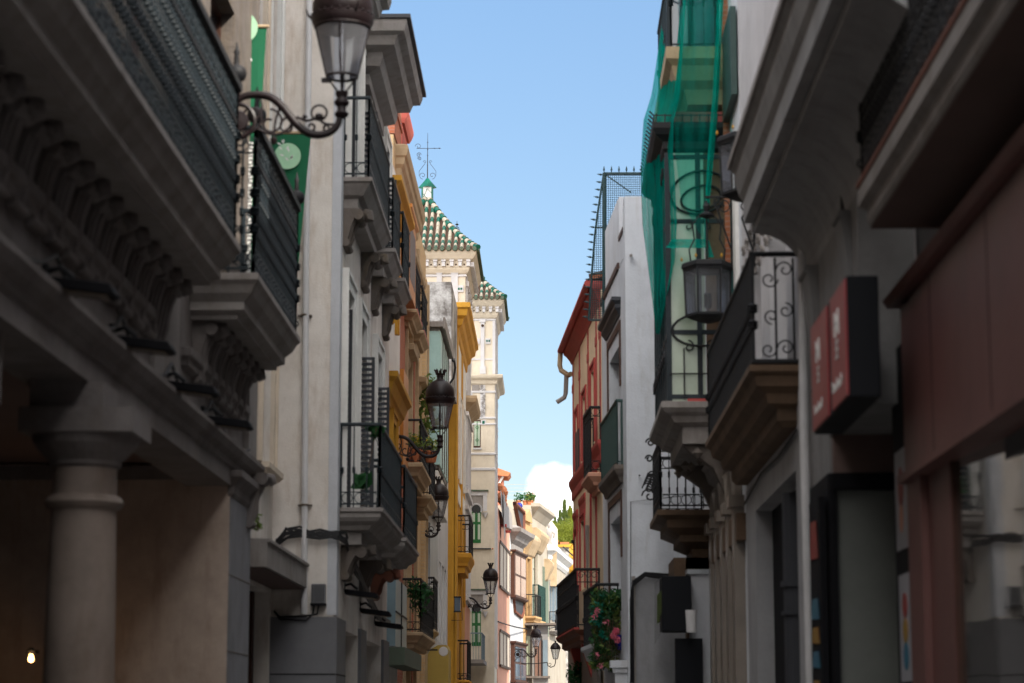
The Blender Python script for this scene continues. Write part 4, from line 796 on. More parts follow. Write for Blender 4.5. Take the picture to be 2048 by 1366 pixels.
H.part('carved_ornament', q, 'lilacwhite')
q = H.mb()
for k in range(4):
    for (a, c) in ((10.7, 12.6), (6.6, 8.8)): q.box(87.55 + k * 1.05, 87.95 + k * 1.05, .005, .02, a, c)
H.part('side_window', q, 'glass'); H.box('side_band', 'salmon', 87.1, 92.3, -.01, .03, 2.5, 6.0)
# roof lantern and weather vane on tower 1
cx, cy, wz = -4.9, 89.7, 22.28
q = MB(); q.box(cx - .2, cx + .2, cy - .2, cy + .2, wz, wz + .55); lt = q.build('roof_lantern', 'trimwhite', t1)
q = MB()
for sx in (-1, 1): q.box(cx + sx * .2 - .03, cx + sx * .2 + .03, cy - .23, cy - .17, wz, wz + .55); q.tube([(cx - .18 * sx, cy - .21, wz + .05), (cx, cy - .22, wz + .5 if False else wz + .28 + .2 * sx), (cx + .18 * sx, cy - .21, wz + .28)], .012, 4)
q.box(cx + .2, cx + .23, cy - .2, cy + .2, wz, wz + .55); q.build('lantern_frame', 'green_tile', lt)
MB().lathe([(.38, .55), (.34, .6), (.12, .85), (.05, .95)], (cx, cy, wz), 4).build('lantern_roof', 'green_tile', lt)
q = MB(); z0 = wz + .95; q.tube([(cx, cy, z0), (cx, cy, z0 + 1.9)], [.025, .008], 6)
for zz in (.55, .95, 1.2, 1.5): q.lathe([(0, -.03), (.035, 0), (0, .03)], (cx, cy, z0 + zz), 6)
q.tube([(cx - .45, cy, z0 + 1.25), (cx + .5, cy, z0 + 1.25)], .013, 4); q.lathe([(0, -.03), (.04, 0), (0, .03)], (cx + .28, cy, z0 + 1.25), 6); q.add([(cx + .45, cy, z0 + 1.28), (cx + .56, cy, z0 + 1.25), (cx + .45, cy, z0 + 1.22)], [(0, 1, 2)])
for sg in (-1, 1):
    q.spiral((cx + sg * .19, cy, z0 + .12), (sg, 0, 0), (0, 0, 1), .15, .03, -90, 330, .011, 20); q.tube([(cx + sg * .34, cy, z0 + .1), (cx + sg * .34, cy, z0 + .3), (cx + sg * .1, cy, z0 + .62)], .011, 4); q.spiral((cx + sg * .11, cy, z0 + .68), (sg, 0, 0), (0, 0, 1), .07, .01, 0, 400, .01, 14)
q.spiral((cx - .38, cy, z0 + 1.33), (-1, 0, 0), (0, 0, 1), .13, .03, 0, 400, .011, 18); q.spiral((cx - .36, cy, z0 + .98), (1, 0, 0), (0, 0, 1), .1, .02, 0, 500, .014, 18); q.spiral((cx - .33, cy, z0 + .82), (-1, 0, 0), (0, 0, 1), .08, .02, 0, 500, .014, 18)
tag(q.build('weather_vane', 'iron', None), 'black wrought iron weather vane standing on the nearer tiled tower', 'weather vane')
vz = P(914, 450, 100); q = MB(); q.tube([tuple(P(914, 470, 100)), tuple(P(914, 442, 100))], .015, 4); q.spiral(tuple(P(913, 458, 100)), (1, 0, 0), (0, 0, 1), .12, .02, 0, 500, .02, 14); q.spiral(tuple(P(916, 462, 100)), (-1, 0, 0), (0, 0, 1), .1, .02, 0, 500, .02, 14); q.lathe([(0, -.06), (.09, 0), (0, .06)], tuple(P(914, 449, 100)), 8)
q.tube([tuple(P(914, 470, 100)), tuple(Vector((P(914, 470, 100).x, 100, 14.9)))], .02, 4); tag(q.build('roof_finial', 'iron'), 'small black iron roof finial between the two tiled towers', 'finial')
# tower 2 face
for (a, b_) in ((961, 969),):
    fq(t2, 'lilacwhite', 'pilaster', a, b_, 640, 748, 106, .06); fq(t2, 'lilacwhite', 'pilaster_cap', a - 2, b_ + 2, 638, 645, 106, .09); fq(t2, 'lilacwhite', 'pilaster_base', a - 1.5, b_ + 2.5, 733, 748, 106, .08)
    p = P(965, 651, 105.9); MB().lathe([(.0, -.03), (.06, -.02), (.065, .03)], p, 12, ax=1).build('roundel', 'pan', t2)
fq(t2, 'lilacwhite', 'corner_strip', 985, 990.5, 640, 748, 106, .03); fq(t2, 'lilacwhite', 'corner_strip', 938, 943, 640, 748, 106, .03)
fq(t2, 'lilacwhite', 'tile_plaque', 971, 981, 677, 688, 106, .05)
for d in (0, 4.5): fq(t2, 'green_tile', 'plaque_tile', 972.5 + d, 975.5 + d, 680, 684, 106, .07)
fq(t2, 'lilacwhite', 'tile_plaque', 952, 960, 677, 688, 106, .05)
fq(t2, 'lilacwhite', 'band', 943, 985, 717, 720, 106, .03)
q = MB(); vs = []
def tbelt(prof, m, nm, par=t2, T=T2):
    q = MB(); vs = []; fs = []
    for o_, w in prof: vs += [(T[0] - o_, T[2] - o_, w), (T[1] + o_, T[2] - o_, w), (T[1] + o_, T[3] + o_, w), (T[0] - o_, T[3] + o_, w)]
    for i in range(len(prof) - 1):
        for k in range(4): fs.append((4 * i + k, 4 * i + (k + 1) % 4, 4 * i + 4 + (k + 1) % 4, 4 * i + 4 + k))
    fs += [(0, 1, 2, 3), tuple(4 * (len(prof) - 1) + k for k in range(4))]; return q.add(vs, fs).build(nm, m, par)
zc = P(960, 770, 106).z; tbelt([(.02, zc), (.1, zc + .06), (.14, zc + .2), (.34, zc + .3), (.38, zc + .4), (.38, zc + .46), (.05, zc + .5)], 'towercream', 'cornice')
for py, hh_ in ((786, .08), (838, .07), (850, .06), (910, .08), (941, .10)): z = P(960, py, 106).z; tbelt([(.01, z), (.05, z + .01), (.06, z + hh_), (.01, z + hh_ + .03)], 'lilacwhite', 'band')
fq(t2, 'lilacwhite', 'ornament_panel', 960.5, 970.5, 770, 836, 106, .025); fq(t2, 'lilacwhite', 'ornament_panel', 941, 945, 785, 836, 106, .025); fq(t2, 'stone', 'relief_panel', 944, 959, 768, 784, 106, .03)
q = MB(); rr = random.Random(4)
for k in range(26): p = P(965.5 + rr.uniform(-4, 4), 772 + k * 2.4, 105.96); q.spiral(tuple(p), (1, 0, 0), (0, 0, 1), .07, .02, rr.uniform(0, 360), 500, .012, 10)
q.build('carving', 'stone', t2)
fq(t2, 'darkwood', 'window', 947, 961.5, 840, 895, 106, .02); fq(t2, 'glass_green', 'pane', 948.5, 960, 843, 892, 106, .03)
q = MB(); p0 = P(954.3, 843, 105.95); p1 = P(954.3, 892, 105.95); q.tube([tuple(p0), tuple(p1)], .02, 4)
for py in (855, 880): q.ring(tuple(P(954.3, py, 105.95)), .08, .014, (1, 0, 0), (0, 0, 1), 4)
q.build('window_tracery', 'green_door', t2)
fq(t2, 'lilacwhite', 'sill', 946, 963, 896, 899, 106, .08)
for (x_, dx) in ((943.5, 3), (967, 5)): fq(t2, 'lilacwhite', 'tile_plaque', x_ - dx, x_ + dx, 840, 850, 106, .05); fq(t2, 'green_tile', 'plaque_tile', x_ - dx * .5, x_ + dx * .5, 842, 848, 106, .06)
def horseshoe(py0, py1, full=True):
    cxp = 952.5; k_ = 106 / FPX; c = P(cxp, py0 + 21, 106); yy = 105.98
    w_ = fq(t2, 'green_door', 'door_window', 943.5, 962, py0 + 24, py1, 106, .02)
    MB().lathe([(.0, -.02), (.20, -.02), (.20, .02), (0, .02)], (c.x, yy, c.z), 20, ax=1).build('arch_pane', 'glass', w_)
    q = MB()
    for i in range(15): a = R(-25 + i * 230 / 14); q.box(c.x + .265 * math.cos(a) - .028, c.x + .265 * math.cos(a) + .028, yy - .07, yy, c.z + .265 * math.sin(a) - .028, c.z + .265 * math.sin(a) + .028)
    q.ring((c.x, yy - .02, c.z), .24, .03, (1, 0, 0), (0, 0, 1), 20, 4, -30, 210); q.build('arch_moulding', 'lilacwhite', w_)
    fq(t2, 'stone', 'spandrel', 942, 966, py0 - 7, py0 + 25, 106, .006)
    f_ = fq(t2, 'lilacwhite', 'alfiz', 938, 975, py0 - 15, py0 - 7, 106, .06); fq(t2, 'lilacwhite', 'alfiz_side', 966.5, 974, py0 - 7, py0 + 24, 106, .05); fq(t2, 'ridge', 'alfiz_tile', 937, 977, py0 - 18, py0 - 15, 106, .14)
    p = P(970, py0 + 27, 105.9); MB().lathe([(0, -.3), (.05, -.2), (.09, -.1), (.14, 0)], p, 10).build('corbel', 'lilacwhite', w_)
    q = MB()
    for (px0, px1) in ((945, 950), (955.5, 960.5)):
        for (a, b_) in ((.32, .52), (.58, .92)): A0 = P(px0, py0 + (py1 - py0) * b_, 106); A1 = P(px1, py0 + (py1 - py0) * a, 106); q.box(A0.x, A1.x, yy - .025, yy - .015, A0.z, A1.z)
    q.build('door_panel', 'glass_green', w_)
    q = MB(); q.ring(tuple(P(952.7, (py0 + py1) / 2 + 12, yy)), .11, .014, (1, 0, 0), (0, 0, 1), 10); q.tube([tuple(P(952.7, py0 + 26, yy - .03)), tuple(P(952.7, py1, yy - .03))], .02, 4); q.build('door_tracery', 'green_door', w_)
horseshoe(998, 1086); horseshoe(1196, 1292)
fq(t2, 'shutter', 'wire_arm', 942, 982, 1096.5, 1098.5, 106, .12); p = P(985, 1097.5, 105.9); MB().lathe([(0, -.05), (.05, 0), (0, .05)], p, 8).build('wire_knob', 'terracotta', t2)
# street side of tower 2
q = MB()
for k in range(4): ya = 106.1 + k * 1.2; q.box(-2.56, -2.50, ya, ya + .15, 4, 20.2)
q.build('corner_strip', 'lilacwhite', t2)
Hb = root('iron_balcony', 'deep blue grey iron balcony low on the farther tower', 'balcony', P(955, 1320, 103)); HB = Bld('iron_balcony', '', -3.0, 100) if False else None
q = MB(); a = P(941, 1312, 101); c = P(962, 1290, 101)
for i in range(14):
    y = 101 + i * .35; q.tube([(a.x + .5, y, a.z - .15), (a.x + .5, y, a.z + 1.0)], .012, 4)
for i in range(5): x = a.x - .0 + i * .12; q.tube([(x, 101, a.z - .15), (x, 101, a.z + 1.0)], .012, 4)
q.tube([(a.x, 101, a.z + 1), (a.x + .5, 101, a.z + 1), (a.x + .5, 105.6, a.z + 1)], .03, 5); q.box(a.x + .48, a.x + .5, 101, 105.6, a.z - .1, a.z + .95); q.build('railing', 'shutter_blue', Hb)
MB().box(a.x - .9, a.x + .58, 100.9, 105.9, a.z - .32, a.z - .15).build('slab', 'stone', Hb)
# ================================================================ far houses, street bending right
J = Bld('salmon_house', 'salmon pink house with pale sliding shutters and a sagging dark roof awning', -2.55, 112, 2.4)
def pw(B_, px0, px1, py0, py1):
    u0, wa = B_.pt(px0, py1); u1, wb = B_.pt(px1, py0); return u0, u1, wa, wb
u1_, w_top = J.pt(1019, 1030)
J.wall('salmon', 112, u1_, 0, P(1000, 1018, 113).z, 6)
for (py0, py1) in ((1092, 1172), (1258, 1330)):
    a, wa = J.pt(997.5, py1); c, wb = J.pt(1017, py0 + 15)
    sh = J.part('shutter_panel', J.mb().box(a, c, .0, .05, wa, wb), mat('putty_shutter%d' % py0, (.50, .42, .34), .7)); q = J.mb()
    for i in range(4): u = a + (c - a) * i / 3; q.box(u - .04, u + .04, .05, .075, wa, wb)
    q.box(a, c, .05, .1, wb - .05, wb + .08); q.box(a, c, .05, .12, wa - .08, wa + .04); J.part('shutter_rail', q, 'darkwood', sh)
J.part('wall_bracket', J.mb().box(114.2, 114.6, 0, .3, J.pt(1005, 1058)[1], J.pt(1005, 1058)[1] + .12).box(117.5, 117.9, 0, .3, J.pt(1013, 1070)[1], J.pt(1013, 1070)[1] + .12), 'rred', each=True)
wt = P(1000, 1018, 113).z
q = J.mb(); q.add([(112.2, .12, wt + .9), (u1_, .12, wt - .0 + .5), (u1_, .16, wt - .3), (115.2, .18, wt - .7), (112.6, .16, wt - .3)], [(0, 1, 2, 3, 4)]); q.add([(113.3, .2, wt + .9), (114.7, .2, wt + .8), (114.7, .22, wt - 1.2), (113.6, .22, wt - 1.5)], [(0, 1, 2, 3)]); J.part('roof_awning', q, 'shutter_grey', label='sagging dark cloth awning')
J.part('roof_shed', J.mb().box(112.5, 116.5, -3, -.3, wt, wt + 1.5), 'palewhite')
jt = root('jug_ornament', 'weathered terracotta roof ornament heap above the salmon house', 'roof ornament', J.tf((114.5, -.2, wt + .9)))
q = MB(); rr = random.Random(9)
for k in range(14): c = J.tf((113.5 + rr.random() * 5, -.1 + rr.random() * .2, wt + .5 + rr.random() * 1.0)); q.lathe([(0, -.2), (.15, -.12), (.2, .05), (.1, .2), (0, .25)], c, 8)
build_each(q, 'urn', 'terracotta', jt)
# house with white brick and brown bays
x0 = J.tf((u1_, 0, 0)); K = Bld('white_bay_house', 'white painted brick house with two tall brown wooden window bays', x0.x + .01, x0.y + .02, 7.5)
ku0 = K.uo; ku1 = K.pt(1046, 1100)[0]; wtop = K.pt(1022, 1062)[1]
K.wall('palebrick', ku0, ku1, 0, wtop, 6)
for (py0, py1) in ((1100, 1285 - 20), (1283, 1362)):
    if py0 == 1100: py1 = 1192
    wb = K.pt(1021, py0 + 2)[1]; wa = K.pt(1021, py1 + 2)[1]; L0 = ku0 + .25; L1 = ku1 - .25
    by = K.part('bay', K.mb().box(L0, L1, 0, .22, wa, wb), 'darkwood'); q = K.mb()
    for i in range(2): m0 = L0 + .35 + i * (L1 - L0 - .3) / 2; m1 = m0 + (L1 - L0 - .3) / 2 - .35; H2 = (wb - wa); q.box(m0, m1, .2, .235, wa + .15, wa + H2 * .47); q.box(m0, m1, .2, .235, wa + H2 * .52, wb - .2)
    K.part('bay_pane', q, 'glass_blue' if py0 > 1200 else mat('peach_reflection_tint', (.42, .26, .2), .2), by)  # upper panes carry a peach reflection as their base colour
    q = K.mb()
    for w in (wa, wb): q.steps(L0 - .1, L1 + .1, [(.24, w - .08), (.32, w), (.32, w + .08)])
    K.part('bay_moulding', q, 'darkwood', by)
wc = K.pt(1022, 1068)[1]; K.steps('cornice', 'stone', ku0 - .1, ku1 + .3, [(.02, wc - .9), (.05, wc - .5), (.25, wc - .3), (.35, wc - .1), (.6, wc + .1), (.65, wc + .3), (.3, wc + .45)])
K.steps('string_course', 'bandstone', ku0, ku1, [(.03, wc - 1.15), (.1, wc - 1.05), (.1, wc - .98)])
wr = K.pt(1022, 1195)[1]
shp = [(ku0 + 1.0, wr), (ku1 - .1, wr + .05), (ku1 - .3, wr - .6), (ku1 - 1, wr - .9), (ku0 + 1.5, wr - .7)]
q = K.mb(); q.prism(shp, 'v', -.02, .05); tsh = K.part('tile_shield', q, 'shutter'); K.part('shield_frame', K.mb().tube([(a_, .06, b_) for a_, b_ in shp], .09, 6, True), 'terra_dark', tsh)
K.part('parapet', K.mb().box(ku0, ku1 - .2, -1, -.1, wtop - .5, K.pt(1022, 1012)[1]), 'palewhite')
q = K.mb(); wq = K.pt(1035, 1062)[1]; wq2 = K.pt(1035, 1010)[1]; shp = [(ku0 + 1.8, wq2), (ku1 + .3, wq2 - .2), (ku1 + .2, wq + .3), (ku1 - .6, wq + .05), (ku1 - 1.4, wq + .3)]; q.prism(shp, 'v', -.08, -.02); lyre = K.part('tile_gable', q, 'shutter'); K.part('gable_frame', K.mb().tube([(a_, .0, b_) for a_, b_ in shp], .12, 6, True), 'terra_dark', lyre)
gp = P(1038.5, 1012, K.tf((ku1, 0, 0)).y); tag(MB().lathe([(.03, -.5), (.07, -.3), (.04, -.19), (0, -.19)], gp, 10).lathe([(0, -.2), (.14, -.14), (.2, 0), (.14, .14), (0, .2)], gp, 14).build('roof_ball', 'blueball', smooth=True), 'shiny cobalt blue ball finial on the roof of the white bay house', 'finial')
# peach house, sunlit
x0 = K.tf((ku1, 0, 0)); X9 = Bld('peach_house', 'sunlit peach house with broken pediments over its windows and dark glazed bays below', x0.x - .05, x0.y + .06, 9)
u0 = X9.uo; u1 = X9.pt(1064, 1100)[0]; wt = X9.pt(1050, 1042)[1]
a, c, e, f = u0 + 1.4, u0 + 2.6, X9.pt(1050, 1232)[1], X9.pt(1050, 1115)[1]
X9.win(a, c, e, f, sur='peach', nx=2, ny=3)
X9.wall('peach', u0, u1, 0, wt, 6)
def pediment(B_, ua, ub, w, m='bandstone', v=.5):
    B_.steps('pediment', m, ua, ub, [(.05, w - .2), (.15, w - .1), (v * .6, w + .25), (v * .85, w + .5), (v, w + .7), (v, w + .85), (v * .5, w + 1.1)], ret=False)
pediment(X9, a - .5, c + .8, f + .3)
X9.balcony(a - .4, c + .5, .6, e, th=.5, m='peach', rm='iron', rh=1.2, sp=.2, knots=(), r=.015)
X9.part('roof_arch', X9.mb().prism([(u0 + .6, wt), (u0 + 2.6, wt), (u0 + 2.4, wt + .4), (u0 + 1.6, wt + .7), (u0 + .8, wt + .4)], 'v', -.3, .15), 'peach')
yb = X9.tf((u0, 0, 0)).y
# terrace white wall behind it with pots and wires
zt = P(1040, 975, yb + 6).z
TW = root('white_terrace_house', 'bright white roof terrace house behind the peach one with pots and wires along its edge', 'building', (P(1020, 1366, yb + 6).x, yb + 6, 0))
a = P(1003, 1366, yb + 6); c = P(1064, 1000, yb + 6); MB().box(a.x, c.x, yb + 6, yb + 12, 0, P(1040, 1010, yb + 6).z).build('wall', 'palewhite', TW)
d = P(1000, 1000, yb + 8); e_ = P(1066, 970, yb + 8); MB().box(d.x, e_.x, yb + 12.02, yb + 12.3, 0, e_.z - .5).build('rear_wall', 'palewhite', TW)
q = MB()
for py in (969, 976, 983, 990): z = P(1040, py, yb + 8).z; q.tube([(d.x, yb + 8, z), (e_.x, yb + 8, z)], .012, 4)
for px in (1066, 1069): p = P(px, 969, yb + 8); q.tube([(p.x, yb + 8, p.z), (p.x, yb + 8, p.z - 4)], .04, 4)
q.build('wire_rail', 'palewhite', TW)
for i, (px, m_, fl_) in enumerate(((1037, 'leaf', None), (1050, 'leaf', None), (1058, 'leaf_light', 'petal'), (1061, 'leaf', 'petal_red'), (1063, 'leaf_light', None))):
    p = P(px, 1004, yb + 6.2); pot((p.x, p.y, P(1040, 1010, yb + 6).z), ['leftmost small plant on the far white terrace edge', 'second small plant on the far white terrace edge', 'pink flowering pot on the far white terrace', 'red flowering pot on the far white terrace', 'rightmost leafy pot on the far white terrace'][i], m_, fl_, .14, .28, .3, 40, .09)
ch = root('roof_chimney_house', 'small brick rooftop hut with a terracotta roof just right of the farther tower', 'hut', P(1000, 966, 125)); a = P(994, 1010, 125); c = P(1012, 950, 125)
MB().box(a.x - .3, c.x - .15, 125, 127, a.z - 3, c.z).build('wall', 'brick', ch); MB().prism([(a.x - .4, c.z), (c.x + .1, c.z - .1), (c.x + .25, c.z + .1), (a.x - .2, c.z + .45)], 'v', 124.7, 127.3).build('roof', 'terracotta', ch); MB().prism([(a.x, c.z - .55), (a.x + .12, c.z - .55), (c.x - .1, c.z - .1), (c.x - .2, c.z - .05)], 'v', 124.95, 125).build('hand_rail', 'trimwhite', ch)
# white-gold house with grey bay
x0 = X9.tf((u1, 0, 0)); Y9 = Bld('white_pediment_house', 'sunlit white and cream house with a heavy window pediment and a boxy green balcony', x0.x - .04, x0.y + .08, 7)
u0 = Y9.uo; u1 = Y9.pt(1094, 1150)[0]
a, c, e, f = u0 + .9, u0 + 2.9, Y9.pt(1072, 1232)[1], Y9.pt(1072, 1105)[1]
Y9.win(a, c, e, f, gm='glass_green', nx=2, ny=4)
Y9.wall('palewhite', u0, u1, 0, Y9.pt(1072, 1025)[1], 6)
pediment(Y9, a - .7, c + 1.2, f + .2, 'bandstone', .55); pediment(Y9, c + 3, u1 - .3, f - 1.2, 'bandstone', .5)
Y9.part('window_strip', Y9.mb().box(c + 2.2, c + 4.8, -.01, .04, e - 1, f - .6), 'olive')
Y9.balcony(a - .4, c + .6, .4, e - .3, th=.6, m='peach', rm='iron_green', rh=2.0, sp=.22, knots=(), r=.03)
Y9.steps('side_cornice', 'palewhite', u0, u1, [(.02, Y9.pt(1072, 1040)[1]), (.3, Y9.pt(1072, 1040)[1] + .4), (.5, Y9.pt(1072, 1040)[1] + .6), (.5, Y9.pt(1072, 1040)[1] + .8)])
# grey glazed bays beneath
yb2 = K.tf((ku1, 0, 0)).y
GB = root('glazed_shopfront', 'dark carved bay windows below the peach house, topped by a thin flat cornice', 'bay window', (P(1060, 1366, yb2).x, yb2, 0))
def blk(nm, m, px0, px1, py0, py1, Y, dep, par): a_ = P(px0, py1, Y); c_ = P(px1, py0, Y); return MB().box(a_.x, c_.x, Y, Y + dep, a_.z, c_.z).build(nm, m, par)
yz = yb2 + 1.5
blk('top_cornice', 'stone_dark', 1041, 1112, 1246, 1250, yz - .7, 2, GB); bay1 = blk('bay', 'mould', 1044, 1063, 1250, 1366, yz, 2, GB); blk('pane', 'glass_green', 1047, 1060, 1272, 1350, yz - .03, .03, bay1); blk('pane', 'orange', 1049, 1054, 1256, 1268, yz - .03, .03, bay1)
bay2 = blk('bay', 'mould', 1066, 1096, 1250, 1366, yz - .3, 2, GB); blk('pane', mat('rosy_brown_glass', (.22, .13, .10), .3), 1070, 1084, 1280, 1352, yz - .34, .03, bay2); blk('pane', 'shutter_blue', 1086, 1095, 1280, 1352, yz - .34, .03, bay2)
for px in (1052, 1077, 1083): blk('mullion', 'iron', px, px + 1.2, 1272, 1352, yz - .38, .04, bay2 if px > 1060 else bay1)
blk('ledge', 'stone_dark', 1042, 1100, 1352, 1356, yz - .5, 2, GB)
# shutter house
x0 = Y9.tf((u1, 0, 0)); Z9 = Bld('shuttered_house', 'sunlit white house with slate blue louvred shutters and a long white roof moulding', P(1097, 1200, 146).x, 146, 5.2)
u0 = Z9.uo; u1 = Z9.pt(1131, 1200)[0]
wb = Z9.pt(1099, 1060)[1]
shs = []
for i in range(4):
    a = u0 + 1.2 + i * 2.6; wn = Z9.win(a, a + 1.2, Z9.pt(1100, 1235)[1], Z9.pt(1100, 1165)[1], fm='shutter_blue', gm='glass')
    Z9.shutter(wn, 0, a - .62, a - .02, Z9.pt(1100, 1240)[1], Z9.pt(1100, 1160)[1], 'shutter_blue', axis='u'); Z9.shutter(wn, 0, a + 1.22, a + 1.85, Z9.pt(1100, 1240)[1], Z9.pt(1100, 1160)[1], 'shutter_blue', axis='u')
Z9.wall('palewhite', u0, u1, 0, Z9.pt(1099, 1104)[1], 8)
wz_ = Z9.pt(1099, 1100)[1]; Z9.steps('roof_moulding', 'trimwhite', u0 - .4, u1 + .5, [(.05, wz_ - .8), (.2, wz_ - .6), (.2, wz_ - .35), (.5, wz_ - .1), (.55, wz_ + .2), (.2, wz_ + .3)])
for k, (uu, pa, pb) in enumerate(((1.0, 1162, 1236), (5.2, 1170, 1232), (8.6, 1178, 1230))): Z9.shutter(Z9.root, u0 + uu, .02, .46 - k * .06, Z9.pt(1100, pb + 16 * 0, .2)[1] - .0, Z9.pt(1100, pa, .2)[1], 'shutter_blue')
Z9.part('gutter_rail', Z9.mb().tube([(u0 + 3, .7, wz_ + .35), (u1, .7, wz_ + .35)], .05, 5), 'iron')
Z9.balcony(u0 + .3, u0 + 4.6, .5, Z9.pt(1100, 1262)[1], th=.2, m='stone', rm='iron', rh=1.2, sp=.3, knots=(), r=.018)
# stepped cream block behind, with statue
CB = root('cream_block', 'plain cream apartment block with a glass roof rail behind the shuttered house', 'building', (P(1090, 1366, 170).x, 170, 0))
a = P(1082, 1366, 170); c = P(1109, 1046, 170); MB().add([(a.x, 170, 0), (c.x - .4, 170, 0), (c.x + .25, 176, 0), (a.x, 182, 0)] + [(a.x, 170, P(1085, 1033, 170).z), (c.x - .4, 170, P(1085, 1035, 170).z), (c.x + .25, 176, P(1085, 1045, 170).z), (a.x, 182, P(1085, 1035, 170).z)], [(0, 1, 2, 3), (4, 5, 6, 7), (0, 1, 5, 4), (1, 2, 6, 5), (2, 3, 7, 6), (3, 0, 4, 7)]).build('wall', mat('pale_cream_render', (.74, .68, .54), .9), CB)
q = MB(); z = P(1085, 1034, 170).z
for i in range(9): x = a.x + (c.x - a.x) * i / 8; q.tube([(x, 169.9, z), (x, 169.9, z + .6)], .03, 4)
q.tube([(a.x, 169.9, z + .6), (c.x - .3, 169.9, z + .6)], .04, 4); q.build('roof_rail', 'shutter_blue', CB)
stt = P(1098, 1092, 147); q = MB().lathe([(.28, 0), (.22, .2), (.16, .35), (.2, .6), (.24, .85), (.17, 1.05), (.08, 1.15), (.12, 1.3), (.1, 1.42), (0, 1.48)], stt, 12)
q.tube([(stt.x + .15, 147, stt.z + .95), (stt.x + .35, 147, stt.z + .8), (stt.x + .3, 147, stt.z + .5)], .06, 6); q.tube([(stt.x - .15, 147, stt.z + .95), (stt.x - .3, 147, stt.z + .7), (stt.x - .12, 147, stt.z + .55)], .06, 6)
so_ = root('statue', 'weathered stone statuette on the parapet above the shuttered house', 'statue', tuple(stt)); q.build('figure', 'stone', so_, smooth=True); MB().box(stt.x - .5, stt.x + .5, 146.6, 147.5, stt.z - 2.6, stt.z).build('pedestal', 'bandstone', so_)
# yellow house + old stone wall at the very end
a = P(1128, 1366, 185); c = P(1160, 1075, 185); YH = root('yellow_house', 'vivid yellow balustraded house at the far end of the street', 'building', (a.x, 185, 0))
w_ = MB().box(a.x + .5, c.x + 2, 185, 195, 0, c.z - .5).build('wall', 'yellow', YH); blk('window', 'palewhite', 1143, 1147, 1110, 1140, 184.9, .1, YH)
q = MB(); 
for i in range(6): p = P(1139 + i * 2.2, 1150, 184.6); q.lathe([(.08, 0), (.16, .3), (.07, .7), (.15, 1.0), (.1, 1.9)], (p.x, p.y, P(1140, 1140, 184.6).z), 8)
q.build('baluster', 'yellow', YH); blk('cornice', 'ochre', 1131, 1160, 1088, 1094, 184.5, 2, YH); blk('balcony', 'yellow', 1135, 1160, 1150, 1160, 184, 1.2, YH)
a = P(1109, 1366, 178); SH = root('old_stone_house', 'weathered old stone wall with a terracotta parapet in front of the cypress trees', 'building', (a.x, 178, 0))
blk('wall', 'concrete', 1116, 1138, 1092, 1366, 178, 6, SH); blk('chimney', 'salmon', 1109, 1116, 1086, 1140, 177.8, 1, SH); blk('chimney_cap', 'terracotta', 1108, 1117, 1080, 1086, 177.7, 1.2, SH); blk('parapet', 'yellow', 1114, 1140, 1089, 1094, 177.7, 1, SH); blk('parapet_tiles', 'terracotta', 1120, 1138, 1084, 1089, 177.8, .8, SH)
blk('return_wall', 'palewhite', 1100, 1150, 1180, 1366, 196.5, 1, SH)
# trees
def cypress(px, ptop, pbot, Y, rad, label, seed, m='cypress'):
    rn = random.Random(seed); t = P(px, ptop, Y); b_ = P(px, pbot, Y); hgt = t.z - b_.z; r_ = root('cypress_tree', label, 'tree', (t.x, Y, b_.z - 8), 'cypress trees at the end of the street')
    MB().tube([(t.x, Y, b_.z - 8), (t.x, Y, b_.z + hgt * .7)], [.25, .05], 6).build('trunk', 'bark', r_)
    q = MB(); n = int(hgt * 230)
    for i in range(n):
        f = rn.random() ** 1.15; rr_ = rad * (1 - f) ** .62 * (.75 + .25 * math.sin(f * 17 + seed)) + .04; an = rn.uniform(0, 6.283); d = rr_ * rn.uniform(.55, 1.05)
        p = Vector((t.x + d * math.cos(an), Y + d * math.sin(an), b_.z + hgt * f)); z = rn.uniform(.07, .2); o1 = Vector((math.cos(an) * .4, math.sin(an) * .4, 1)).normalized() * z * 1.5; o2 = Vector((-math.sin(an), math.cos(an), rn.uniform(-.3, .3))) * z * .5
        q.quad(tuple(p - o1), tuple(p - o2), tuple(p + o1), tuple(p + o2))
    q.build('crown', m, r_)
for i, a_ in enumerate(((1103, 1044, 1092, .55, 'leftmost and shortest cypress, peeking over the cream block'), (1110, 1036, 1092, .55, 'small cypress second from the left'), (1120, 1022, 1095, .65, 'slim cypress between the small ones and the tallest'), (1129, 1000, 1098, .95, 'tallest and most pointed cypress of the row'), (1140, 1014, 1098, 1.1, 'broad yellow green cypress right of the tallest one'), (1147, 1030, 1098, .9, 'cypress half hidden by the corner of the sand yellow house'))):
    cypress(a_[0], a_[1], a_[2] + 6, 232 + i * 1.5, a_[3], a_[4], i, 'cypress' if i < 4 else 'leaf_sun')
rn = random.Random(21)
for i, (px, py, rad) in enumerate(((1112, 1070, 1.2), (1124, 1068, 1.5), (1137, 1072, 1.4), (1118, 1082, 1.1), (1131, 1084, 1.2), (1144, 1080, 1.3))):
    p = P(px, py, 224 - i * .5); r_ = root('orange_tree', ['round sunlit tree at the left of the row under the cypresses', 'largest round sunlit tree under the slim cypress', 'round sunlit tree under the tallest cypress', 'low sunlit bush over the terracotta chimney', 'low sunlit bush over the terracotta parapet', 'sunlit bush beside the sand yellow house corner'][i], 'tree', (p.x, p.y, p.z - 6))
    MB().tube([(p.x, p.y, p.z - 6), (p.x + .1, p.y, p.z - 2), (p.x, p.y, p.z)], [.2, .15, .06], 6).build('trunk', 'bark', r_)
    q = MB()
    for _ in range(16): d = Vector((rn.gauss(0, .5), rn.gauss(0, .4), rn.gauss(0, .4))) * rad; q.leaves(p + d, rad * .42, 130, .085, rnd=rn)
    q.build('crown', 'leaf_sun', r_)
